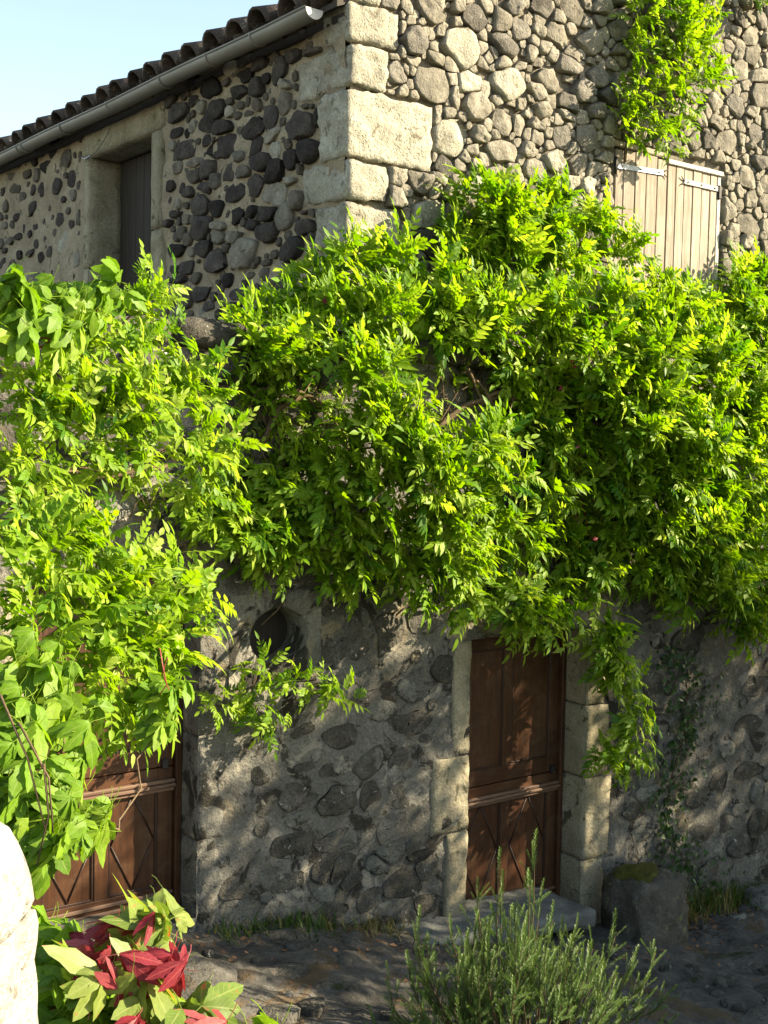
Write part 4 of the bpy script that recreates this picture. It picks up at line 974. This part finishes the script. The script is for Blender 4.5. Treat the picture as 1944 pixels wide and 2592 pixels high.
wis = thing('wisteria_vine', 'huge bright green wisteria spilling over the low wall from the house corner rightwards', 'vine', (.9, .25, 3.9))
sc1 = sub(c1, 4, .75, (.25, .5))
P, Rm, Sc = grow(sc1, 1500, sc=(.55, 1.0))
# a second, thinner layer close to the wall, in the shade of the first
WB = [(960,790,50,-.02,.3),(1150,800,55,-.03,.3),(1220,880,60,-.05,.3),(1180,960,60,-.05,.4),(1230,1040,60,-.08,.4),(1160,1080,60,-.05,.4),(1140,1180,65,-.06,.4),(1080,1230,60,-.1,.4),(560,860,45,.0,.4),(620,890,50,0,.4),(560,960,45,0,.5),(630,1000,55,-.03,.4),(700,950,55,-.05,.3),
 (690,860,55,-.05,.3),(880,780,50,-.05,.3),(1200,760,60,-.1,.1),(1240,1150,60,-.1,.4),(680,1110,60,-.06,.4),(840,1240,50,-.08,.5),(1070,1280,45,-.1,.5),(540,1090,60,-.05,.4),(1050,760,45,-.02,.3),(1120,900,40,-.02,.5),(930,900,45,-.05,.3)]
P2, Rm2, Sc2 = grow(sub(C_y(WB), 3, .8, (.3, .6)), 700, sc=(.45, .8), squash=.35)
P, Rm, Sc = np.concatenate([P, P2]), np.concatenate([Rm, Rm2]), np.concatenate([Sc, Sc2])
plant_leaves(wis, KW, P, Rm, Sc)
stems(wis, c1, [(1.6, .3, 4.1), (-.6, .2, 4.05), (3.4, .2, 4.1)], .008, M['stem'])
# a few reddened leaves among the green
q = [on_y(x*K1, y*K1, Y) for x, y, Y in ((1238, 772, -.52), (1246, 790, -.5), (1282, 1166, -.5), (1252, 962, -.4), (1212, 832, -.35), (702, 640, -.1))]
plant_leaves(wis, KR, np.array(q), frames(rng.normal(0, .5, (len(q), 3)) + [0, -.4, -.5], np.tile([0, -1.0, .4], (len(q), 1))), rng.uniform(.2, .32, len(q)))
# thin red-brown runners hanging in front of the dark wall
for px, py, ln in ((1245, 900, 1.0), (1260, 980, .9), (800, 760, .5), (880, 680, .5), (1100, 800, .35), (1060, 830, .4), (920, 860, .3), (1290, 830, .7), (1440, 1120, .4), (1150, 1080, .5)):
    a = on_y(px*K1, py*K1, -.12); q = [a + np.array([.05*math.sin(t*5+px), -.1*t, -ln*t]) for t in np.linspace(0, 1, 9)]
    obj('runner', *tube(q, [.004]*9, 4), M['stem'] if px % 3 else M['red_stem'], wis)
# old twisted trunks behind the leaves
for pts, r_ in ((((930, 930), (1010, 870), (1080, 850), (1150, 900), (1190, 1010), (1150, 1140), (1180, 1260)), .017), (((1000, 800), (1060, 880), (1040, 960), (1100, 1060), (1130, 1180)), .012), (((560, 960), (600, 880), (650, 850), (720, 900), (760, 1010)), .014), (((1330, 700), (1290, 820), (1240, 930), (1250, 1060)), .015), (((350, 1010), (250, 1030), (160, 1015), (60, 1040)), .012)):
    for tw in (0, 2.5):
        q = [on_y(x*K1, y*K1, -.10) for x, y in pts]; q = [q[int(t)]*(1-t % 1) + q[min(int(t)+1, len(q)-1)]*(t % 1) + np.array([.02*math.sin(t*4+tw), -.02+.02*math.cos(t*4+tw), .02*math.sin(t*3+tw)]) for t in np.linspace(0, len(pts)-1.001, 22)]
        obj('trunk', *tube(q, list(np.linspace(r_, r_*.55, 22)), 7), M['stem'], wis)
# bare twigs against the wall in the hollows
for k in range(70):
    px, py = rnd.choice(((960, 860), (1050, 830), (1130, 880), (1000, 900), (560, 880), (1130, 1140), (620, 960), (330, 1030), (620, 1230), (1180, 1180)))
    a = on_y((px + rnd.gauss(0, 45))*K1, (py + rnd.gauss(0, 32))*K1, -.04 - .1*rnd.random()); d = np.array([rnd.gauss(0, .22), rnd.uniform(-.08, 0), rnd.gauss(0, .13)])
    q = [a + d*t + np.array([0, 0, .05*math.sin(t*6+k)]) for t in np.linspace(-1, 1, 7)]
    obj('twig', *tube(q, list(np.linspace(.005, .002, 7)), 4), M['stem'], wis)
# sprig hanging over the round niche
W5 = [(580,1435,42,-.14,.3),(635,1470,38,-.2,.3),(555,1500,38,-.15,.5),(690,1490,32,-.2,.4),(590,1545,20,-.15,.8),(470,1520,36,-.1,.5),(730,1500,18,-.2,.3)]
c5 = C_y(W5)
spr = thing('wisteria_spray', 'small isolated leafy spray hanging on the wall under the round niche', 'vine', on_y(640*K1, 1390*K1, -.03))
P, Rm, Sc = grow(sub(c5, 2, .7, (.3, .5)), 900, sc=(.5, .75)); plant_leaves(spr, KW, P, Rm, Sc)
stems(spr, c5, [on_y(690*K1, 1330*K1, -.02), on_y(640*K1, 1390*K1, -.03)], .004, M['stem'])
# wisteria climbing the sunlit gable above the shutter
W3 = [(1400,25,46,.34,0),(1470,45,50,.34,0),(1525,35,40,.36,0),(1400,105,46,.36,0),(1455,115,52,.34,0),(1520,105,40,.36,0),(1385,185,36,.4,0),(1440,195,46,.36,0),(1500,165,46,.32,0),(1545,155,30,.32,0),(1358,262,30,.42,0),(1400,275,40,.4,.1),(1440,300,30,.4,.2),(1350,215,24,.42,.1),(1480,235,18,.42,.3),(1500,80,40,.36,0),(1430,-30,50,.36,0),(1510,-30,45,.36,0)]
c3 = C_y(W3)
cli = thing('climbing_wisteria', 'sunlit wisteria climbing the gable above the bleached shutter, to the top of the photo', 'vine', on_y(1345*K1, 330*K1, .55))
P, Rm, Sc = grow(sub(c3, 3, .7, (.3, .5)), 1000, squash=.6, sc=(.55, .85)); plant_leaves(cli, KW, P, Rm, Sc)
stems(cli, c3, [on_y(1345*K1, 330*K1, .55)], .007, M['stem'], pull=np.array([0, .12, -.02]))
obj('stem', *tube([on_y(x*K1, y*K1, .53) for x, y in ((1350, 350), (1352, 320), (1372, 262), (1440, 195), (1530, 140))], [.016, .015, .013, .010, .006], 6), M['stem'], cli)
c6 = C_y([(1645,12,26,.4,0),(1660,-20,30,.4,0)])
tipv = thing('wisteria_tip', 'little leafy wisteria tip at the top right edge of the gable', 'vine', on_y(1660*K1, 0, .55)); P, Rm, Sc = grow(c6, 760, sc=(.6, .9)); plant_leaves(tipv, KW, P, Rm, Sc)
obj('stem', *tube([on_y(1680*K1, -40*K1, .5), on_y(1650*K1, 0, .45), on_y(1640*K1, 25*K1, .4)], .005, 5), M['stem'], tipv)
# wisteria of the left wing, reaching towards the eye
W2 = [(335,625,40,5.6,0),(265,690,60,5.4,0),(330,700,50,5.5,0),(200,750,75,5.2,0),(275,790,75,5.1,0),(200,860,85,4.9,.05),(300,870,75,5.0,.05),(120,820,75,4.8,0),(60,860,65,4.7,.1),(420,795,55,5.3,0),(445,850,45,5.4,.1),(375,850,50,5.2,0),
 (400,950,60,5.3,.2),(325,950,60,5.1,.2),(240,950,60,4.9,.2),(130,920,85,4.7,.1),(50,990,65,4.6,.2),(450,990,50,5.5,.3),(500,960,34,5.6,.3),(100,1050,45,4.7,.4),(425,1060,30,5.6,.5),(60,1140,65,4.2,0),(150,1150,75,4.3,0),(225,1165,50,4.4,0),
 (100,1240,85,4.1,.05),(200,1250,85,4.3,.05),(300,1250,75,4.5,.05),(380,1260,60,4.7,0),(440,1290,50,4.9,.1),(60,1330,75,4.0,.1),(180,1340,85,4.2,.15),(290,1335,75,4.4,.2),(385,1350,55,4.7,.2),(300,1420,55,4.4,.4),(220,1420,65,4.2,.3),
 (375,1420,36,4.7,.5),(295,1490,34,4.4,.5),(230,1490,36,4.2,.4),(335,1505,22,4.5,.6),(280,1540,18,4.4,.6)]
c2 = C_d(W2)
wl = thing('wisteria_wing', 'pale green wisteria mass over the left end of the low wall, beneath the dark doorway', 'vine', (-3.6, -.3, 3.7))
P, Rm, Sc = grow(sub(c2, 4, .75, (.25, .5)), 1800, sc=(.40, .75)); plant_leaves(wl, KW, P, Rm, Sc)
P, Rm, Sc = grow(sub(C_y([(100,1000,60,-.05,.3),(210,1015,50,-.05,.3),(50,1065,55,-.05,.3),(330,1085,40,-.05,.4),(200,1090,60,-.05,.4),(120,1080,50,-.05,.4),(300,1010,40,-.03,.4)]), 3, .8, (.3, .6)), 500, sc=(.45, .8), squash=.4); plant_leaves(wl, KW, P, Rm, Sc, 0)
stems(wl, c2, [(-3.5, -.05, 3.8), (-2.7, -.05, 3.6)], .006, M['stem'], pull=np.array([.04, .10, -.02]))
# virginia creeper, upper left and close by
def creeper(root, clumps, dens, sc, hang=.6, kind=KC, limit=300):
    P, Rm, Sc = grow(clumps, dens, out_w=.55, sun_w=.1, up_w=-.2, jit=.4, sc=sc); 
    plant_leaves(root, kind, P, Rm, Sc, limit)
V1 = [(50,650,50,4.6,.2),(150,650,62,4.8,.2),(225,625,45,5.0,.1),(55,720,52,4.5,.3),(125,710,50,4.6,.3),(20,620,30,4.5,.1),(200,690,40,4.9,.2)]
cr1 = thing('upper_creeper', 'virginia creeper with red stalks at the upper left, in front of the shaded house wall', 'creeper', (-3.9, -1.0, 3.8))
c4 = C_d(V1); creeper(cr1, sub(c4, 2, .7, (.35, .6)), 1100, (.55, .85)); stems(cr1, c4, [at_d(-30, 900, 4.7)], .006, M['red_stem'], pull=np.array([0, .05, -.04]))
V2 = [(35,1430,62,3.1,.3),(110,1450,62,3.2,.3),(50,1530,72,3.0,.35),(150,1530,62,3.1,.35),(50,1620,70,2.9,.4),(150,1610,55,3.0,.4),(85,1700,55,2.8,.5),(140,1720,40,2.8,.5),(105,1770,36,2.75,.6),(165,1775,24,2.85,.6),(120,1825,20,2.8,.7),(30,1720,45,2.8,.5),(20,1660,40,2.8,.4),(215,1750,14,3.2,.6),(360,1480,30,4.2,.5),(360,1560,18,4.2,.7)]
cr2 = thing('near_creeper', 'large leaved virginia creeper hanging close above the white pier before the left door', 'creeper', at_d(30*K1, 1900*K1, 2.9))
c7 = C_d(V2); creeper(cr2, sub(c7, 2, .6, (.4, .6)), 1400, (.40, .66)); stems(cr2, c7, [at_d(-40, 1700, 3.0)], .0025, M['stem'], pull=np.array([0, .04, -.02]))
for pts in (((0, 1500), (60, 1640), (100, 1800)), ((95, 1650), (105, 1760), (80, 1870)), ((40, 1560), (105, 1680), (115, 1800))):
    obj('stem', *tube([at_d(x*K1, y*K1, 2.7) for x, y in pts], [.003, .0026, .002], 5), M['stem'], cr2)
obj('stem', *tube([at_d(x*K1, y*K1, 4.1) for x, y in ((345, 1400), (352, 1440), (360, 1480), (345, 1500))], .0022, 5), M['red_stem'], cr2)
obj('stem', *tube([at_d(x*K1, y*K1, 4.1) for x, y in ((362, 1420), (350, 1455), (365, 1490))], .0018, 5), M['red_stem'], cr2)
# the turning creeper at the bottom left
cr3 = thing('turning_creeper', 'virginia creeper turning crimson beside the white pier at the bottom left', 'creeper', at_d(200*K1, 2300*K1, 2.1))
V3 = [(150,2065,48,2.2,.3),(110,2015,36,2.3,.3),(200,2135,60,2.15,.3),(130,2165,55,2.1,.3),(240,2205,60,2.1,.3),(150,2245,60,2.05,.3),(330,2195,60,2.1,.2),(310,2255,55,2.05,.3),(420,2255,42,2.05,.2),(120,2115,36,2.2,.4),(390,2185,36,2.1,.2),(620,2260,14,2.0,.2),(560,2260,22,2.0,.2)]
c8 = C_d(V3); creeper(cr3, sub(c8, 1, .5, (.4, .7)), 1300, (.36, .58))
T3 = [(345,2050,30,2.15,.2),(370,1990,28,2.2,.1),(320,1965,20,2.25,.1),(380,2080,34,2.15,.3),(260,2125,40,2.05,.2),(330,2150,40,2.05,.2),(430,2175,26,2.0,.1)]
P, Rm, Sc = grow(C_d(T3), 1700, out_w=.6, sun_w=.3, jit=.8, sc=(.36, .56)); plant_leaves(cr3, KT, P, Rm, Sc)
R3 = [(235,1995,34,2.2,.5),(290,2020,30,2.15,.5),(215,2065,34,2.1,.7),(350,2095,22,2.05,.8),(240,2120,22,2.05,.3),(390,2095,16,2.1,.8),(300,2225,20,2.0,.4),(430,2225,20,1.98,.4),(500,2230,24,1.98,.2),(560,2230,16,1.98,.2)]
P, Rm, Sc = grow(C_d(R3), 1300, out_w=.6, jit=.8, sc=(.24, .44)); plant_leaves(cr3, KR, P, Rm, Sc)
stems(cr3, C_d(V3 + R3), [at_d(150*K1, 2350*K1, 2.15)], .0022, M['red_stem'], pull=np.array([0, .03, -.02]))
# ivy trailing on the right part of the low wall
ivy = thing('ivy_plant', 'dark ivy strand trailing down the wall behind the mossy block', 'ivy', on_y(1500*K1, 1900*K1, 0))
P, D, N = [], [], []
for k in range(640):
    t = rnd.random(); x = 1450 + 35*math.sin(t*7) + 60*t*t; y = 1390 + 560*t
    wd = 16 + 16*math.sin(t*9)**2 + 55*max(0, t-.78)/.22
    p = on_y((x + rnd.gauss(0, wd))*K1, (y + rnd.gauss(0, 12))*K1, -.02 - .07*rnd.random() - .22*max(0, t-.8)*rnd.random()*3)
    P.append(p); D.append((rnd.gauss(0, .6), rnd.gauss(-.2, .2), -.6 + rnd.gauss(0, .5))); N.append((rnd.gauss(0, .3), -1, .4))
plant_leaves(ivy, KI, np.array(P), frames(np.array(D), np.array(N, float)), rng.uniform(.6, 1.1, len(P)))
q = [on_y((1450 + 35*math.sin(t*7) + 60*t*t)*K1, (1390 + 560*t)*K1, -.025) for t in np.linspace(0, 1, 14)]
obj('stem', *tube(q, .005, 5), M['stem'], ivy)

# ---------------------------------------------------------------- rosemary by the step
rb = at_d(1290, 2610, 6.35); rb[2] = gz(rb[0], rb[1])
ros = thing('rosemary_bush', 'feathery green rosemary bush growing in front of the right door', 'shrub', rb)
def sprig(seed, L, n_):
    r = random.Random(seed); V, F, T = [], [], []
    bend = r.uniform(-.12, .12); b2 = r.uniform(-.1, .1)
    def ax(t): return np.array([bend*L*t*t, b2*L*t*t, L*t])
    tv_, tf_ = tube([ax(t) for t in np.linspace(0, 1, 6)], list(np.linspace(.003, .001, 6)), 4, False)
    V += list(tv_); F += [(f[0], f[1], f[2]) for f in tf_] + [(f[0], f[2], f[3]) for f in tf_]; T += [.0]*len(tv_)
    for k in range(n_):
        t = .12 + .88*(k/n_)**.85; p = ax(t); a = k*2.4 + r.uniform(-.4, .4); el = .35 + .6*t + r.uniform(-.25, .25)
        ln = r.uniform(.020, .034)*(1.0 if t < .93 else .7); d = np.array([math.cos(a)*math.cos(el), math.sin(a)*math.cos(el), math.sin(el)])
        s = np.cross(d, (0, 0, 1)); s /= np.linalg.norm(s)+1e-6; n0 = len(V); tt = min(1, max(0, .25 + .6*t + r.uniform(-.2, .2)))
        V += [p, p + d*ln*.5 + s*.0031, p + d*ln + np.array([0, 0, -.002]), p + d*ln*.5 - s*.0031]; F += [(n0, n0+1, n0+2), (n0, n0+2, n0+3)]; T += [tt]*4
    return V, F, T
SP = []
for s in range(10):
    V, F, T = sprig(s, .30, 110); me = mesh_np('sprig', V, np.array(F, np.int32), T); me.materials.append(M['rosemary']); SP.append(me)
def put_sprig(p, d, sc):
    o = bpy.data.objects.new('sprig', SP[rnd.randrange(10)]); link(o, ros)
    q = Vector(d).to_track_quat('Z', 'Y'); m = Matrix.Translation(Vector(p) - Vector(rb)) @ q.to_matrix().to_4x4() @ Matrix.Rotation(rnd.uniform(0, 6.28), 4, 'Z') @ Matrix.Scale(sc, 4); o.matrix_local = m
# stems: measured plumes in front, younger shoots filling the body of the bush
tips = [(1350,2130,6.35),(1262,2175,6.4),(1205,2235,6.45),(1372,2240,6.3),(1050,2340,6.3),(1080,2400,6.2),(1130,2330,6.3),(1205,2320,6.2),(1290,2300,6.2),(1330,2330,6.1),(1400,2330,6.3),(1455,2370,6.4),(1560,2360,6.6),(1500,2400,6.3),(1600,2430,6.5),(1660,2410,6.6),
        (1690,2530,6.5),(1560,2470,6.2),(1450,2450,6.1),(1120,2480,6.1),(1030,2440,6.3),(1180,2440,6.0),(1250,2420,6.0),(1380,2430,6.0),(1150,2560,5.9),(1300,2520,5.9),(1420,2540,5.9),(1530,2560,6.0),(1620,2540,6.3),(1060,2540,6.0),(990,2510,6.2),(1340,2240,6.2),(1320,2400,5.95),(1270,2260,6.4),(1230,2370,6.25),(1480,2480,6.0),(1640,2480,6.5)]
for k in range(60):
    x = 1300 + rnd.gauss(0, 150); tips.append((x, 2300 + abs(x-1300)*.45 + rnd.uniform(0, 230), rnd.uniform(5.95, 6.6)))
tips = [at_d(px, py, D) for px, py, D in tips]
for k, tip_ in enumerate(tips):
    h = tip_[2] - rb[2]; b = np.array([rb[0] + (tip_[0]-rb[0])*.45 + rnd.gauss(0, .06), rb[1] + (tip_[1]-rb[1])*.45 + rnd.gauss(0, .06), rb[2] - .02])
    mid = b*.5 + tip_*.5 + (tip_ - b)*np.array([.28, .28, -.05]) + np.array([rnd.gauss(0, .03), rnd.gauss(0, .03), 0])
    pth = [(1-t)**2*b + 2*t*(1-t)*mid + t*t*tip_ + np.array([.006*math.sin(t*9+k), .006*math.cos(t*8+k), 0]) for t in np.linspace(0, 1, 9)]
    obj('branch', *tube(pth, list(np.linspace(.0055, .0018, 9)), 5), M['stem'], ros)
    dtip = nrm(pth[-1]-pth[-2]); put_sprig(pth[-1] - dtip*.16, dtip + np.array([0, 0, .3]), rnd.uniform(.6, .95))
    for j in range(13):
        t = rnd.uniform(.28, .97); i = min(7, int(t*8)); p = pth[i] + (pth[i+1]-pth[i])*(t*8-i); d = nrm(pth[i+1]-pth[i])*.7 + np.array([rnd.gauss(0, .5), rnd.gauss(0, .5), .45])
        put_sprig(p, d, rnd.uniform(.3, .7)*(1.15-.4*t))
# weeds, dry leaves along the foot of the wall
V, F, T = [], [], []
def blade(p, h, wd, lean, t):
    a = rnd.uniform(0, 6.28); d = np.array([math.cos(a), math.sin(a), 0]); s = np.array([-d[1], d[0], 0])*wd; n0 = len(V)
    m_ = p + d*lean*.35 + np.array([0, 0, h*.6]); e = p + d*lean + np.array([0, 0, h])
    V.extend([p-s, p+s, m_-s*.8, m_+s*.8, e]); F.extend([(n0, n0+1, n0+3), (n0, n0+3, n0+2), (n0+2, n0+3, n0+4)]); T.extend([t]*5)
for cx_, n_, hh, dry in ((-1.98, 40, .07, 0), (-1.72, 60, .09, .1), (-1.5, 110, .12, .2), (-1.38, 40, .18, .2), (-1.1, 40, .07, .5), (-.85, 90, .12, .6), (-.6, 30, .08, .2), (1.35, 50, .10, .3), (1.55, 90, .16, .5), (2.3, 160, .16, .5), (2.6, 220, .2, .4), (2.9, 160, .18, .3), (3.3, 110, .15, .4), (-.95, 60, .1, .8), (2.1, 90, .2, .8), (-1.9, 30, .08, .3), (-1.3, 30, .06, .4), (.4, 40, .06, .4), (1.9, 60, .1, .5), (3.6, 60, .1, .5), (2.8, 60, .1, .7)):
    for k in range(n_):
        x = cx_ + rnd.gauss(0, .11); y = -.03 - abs(rnd.gauss(0, .13)) - (.22 if 1.2 < cx_ < 1.7 else 0); p = np.array([x, y, gz(x, y) - .01])
        blade(p, hh*rnd.uniform(.4, 1.2), rnd.uniform(.003, .008), rnd.uniform(.02, .12), 1.0 if rnd.random() < dry else rnd.uniform(0, .7))
o = obj('weeds', V, np.array(F, np.int32), M['weed'], kind='stuff', tint=T); o['label'] = 'weeds and dry grass along the foot of the low wall'; o['category'] = 'weeds'
V, F = [], []
for k in range(900):
    x = rnd.choice((rnd.gauss(-.85, .14), rnd.gauss(2.2, .5), rnd.uniform(-2.4, 3.8), rnd.uniform(-2.4, 3.8))); y = -.05 - abs(rnd.gauss(0, .45)); p = np.array([x, y, gz(x, y) + .012]); a = rnd.uniform(0, 6.28); s = rnd.uniform(.012, .03)
    d = np.array([math.cos(a), math.sin(a), rnd.uniform(-.3, .3)])*s; e = np.array([-math.sin(a), math.cos(a), rnd.uniform(-.4, .4)])*s*.5; n0 = len(V)
    V += [p-d, p+e, p+d, p-e+np.array([0, 0, .006])]; F += [(n0, n0+1, n0+2), (n0, n0+2, n0+3)]
o = obj('leaf_litter', V, np.array(F, np.int32), M['litter'], kind='stuff'); o['label'] = 'dry brown leaves scattered at the wall foot'; o['category'] = 'leaf litter'

#TREE
# ---------------------------------------------------------------- the tree across the yard, right of the frame, whose shade falls on the doors
tb = np.array([8.6, -5.4, gz(8.6, -5.4)])
tree = thing('shade_tree', 'broad leafy tree standing across the yard beyond the right edge', 'tree', tb)
def tree_pt(u, v, t): return np.array([u, 0, v]) + SUN*t
top_edge = lambda u: float(np.interp(u, [-2.9, -2.3, -1.2, 0, 2, 4.5, 7], [.2, .9, 1.9, 2.2, 2.25, 2.45, 2.7]))
cl = []
for k in range(900):
    u, v = rnd.uniform(-4.6, 6.5), rnd.uniform(-2.6, 2.5)
    if u < -2.5 and not (u > -3.05 and v < .30): continue
    if u >= -2.5 and v > top_edge(u) - .25: continue
    cl.append((tree_pt(u, v, rnd.uniform(7.2, 10.6)), rnd.uniform(.22, .55)))
    if len(cl) > 400: break
V, F, T = [], [], []
for c, r in cl:
    for _ in range(int(195*r)):
        p = c + nrm(rng.normal(size=3))*r*rnd.random()**.4; d = nrm(rng.normal(size=3))*rnd.uniform(.05, .085); s = nrm(np.cross(d, rng.normal(size=3)))*rnd.uniform(.025, .04); n0 = len(V)
        V += [p-d, p+s, p+d, p-s]; F += [(n0, n0+1, n0+2), (n0, n0+2, n0+3)]; T += [rnd.random()]*4
obj('crown', V, np.array(F, np.int32), M['tree_leaf'], tree, kind='stuff', tint=T)
mid_ = tb + np.array([-.1, 0, 2.6])
obj('trunk', *tube([tb - np.array([0, 0, .2]), tb + np.array([.05, .05, 1.2]), mid_], [.24, .18, .14], 10), M['stem'], tree)
for c, r in cl[:22]:
    q = [mid_ + (c-mid_)*t + np.array([0, 0, .5*math.sin(t*3.1)*.6]) for t in np.linspace(0, 1, 7)]; obj('limb', *tube(q, list(np.linspace(.07, .012, 7)), 6), M['stem'], tree)

# house added beyond the tree, out of view, to block sky and deepen shade
nb = thing('added_shade_house', 'plain rendered house added unseen beyond the right edge to shade the yard', 'house', (11.5, -9.0, -.8))
obj('wall', *box(7.5, 15.5, -13.0, -5.6, -1.2, 4.7, .03), M['render'], nb, smooth=False)
obj('roof', [(7.2, -5.3, 4.65), (15.8, -5.3, 4.65), (15.8, -9.3, 6.1), (7.2, -9.3, 6.1), (7.2, -13.3, 4.65), (15.8, -13.3, 4.65), (7.2, -5.3, 4.71), (15.8, -5.3, 4.71), (15.8, -9.3, 6.17), (7.2, -9.3, 6.17), (7.2, -13.3, 4.71), (15.8, -13.3, 4.71)],
    [(0, 3, 2, 1), (3, 4, 5, 2), (6, 7, 8, 9), (9, 8, 11, 10), (0, 1, 7, 6), (4, 10, 11, 5), (0, 6, 9, 3), (3, 9, 10, 4), (1, 2, 8, 7), (2, 5, 11, 8)], M['tile'], nb, smooth=False)
for x in (9.0, 12.5):
    f_ = obj('window', *box(x-.45, x+.45, -5.6, -5.55, 2.6, 3.9, .01), M['white_wood_strap_glint'], nb, smooth=False); obj('pane', *box(x-.38, x+.38, -5.56, -5.54, 2.68, 3.82), M['dark_iron'], f_, smooth=False)
obj('door', *box(10.3, 11.3, -5.6, -5.54, -.9, 1.3, .01), M['door_wood'], nb, smooth=False)
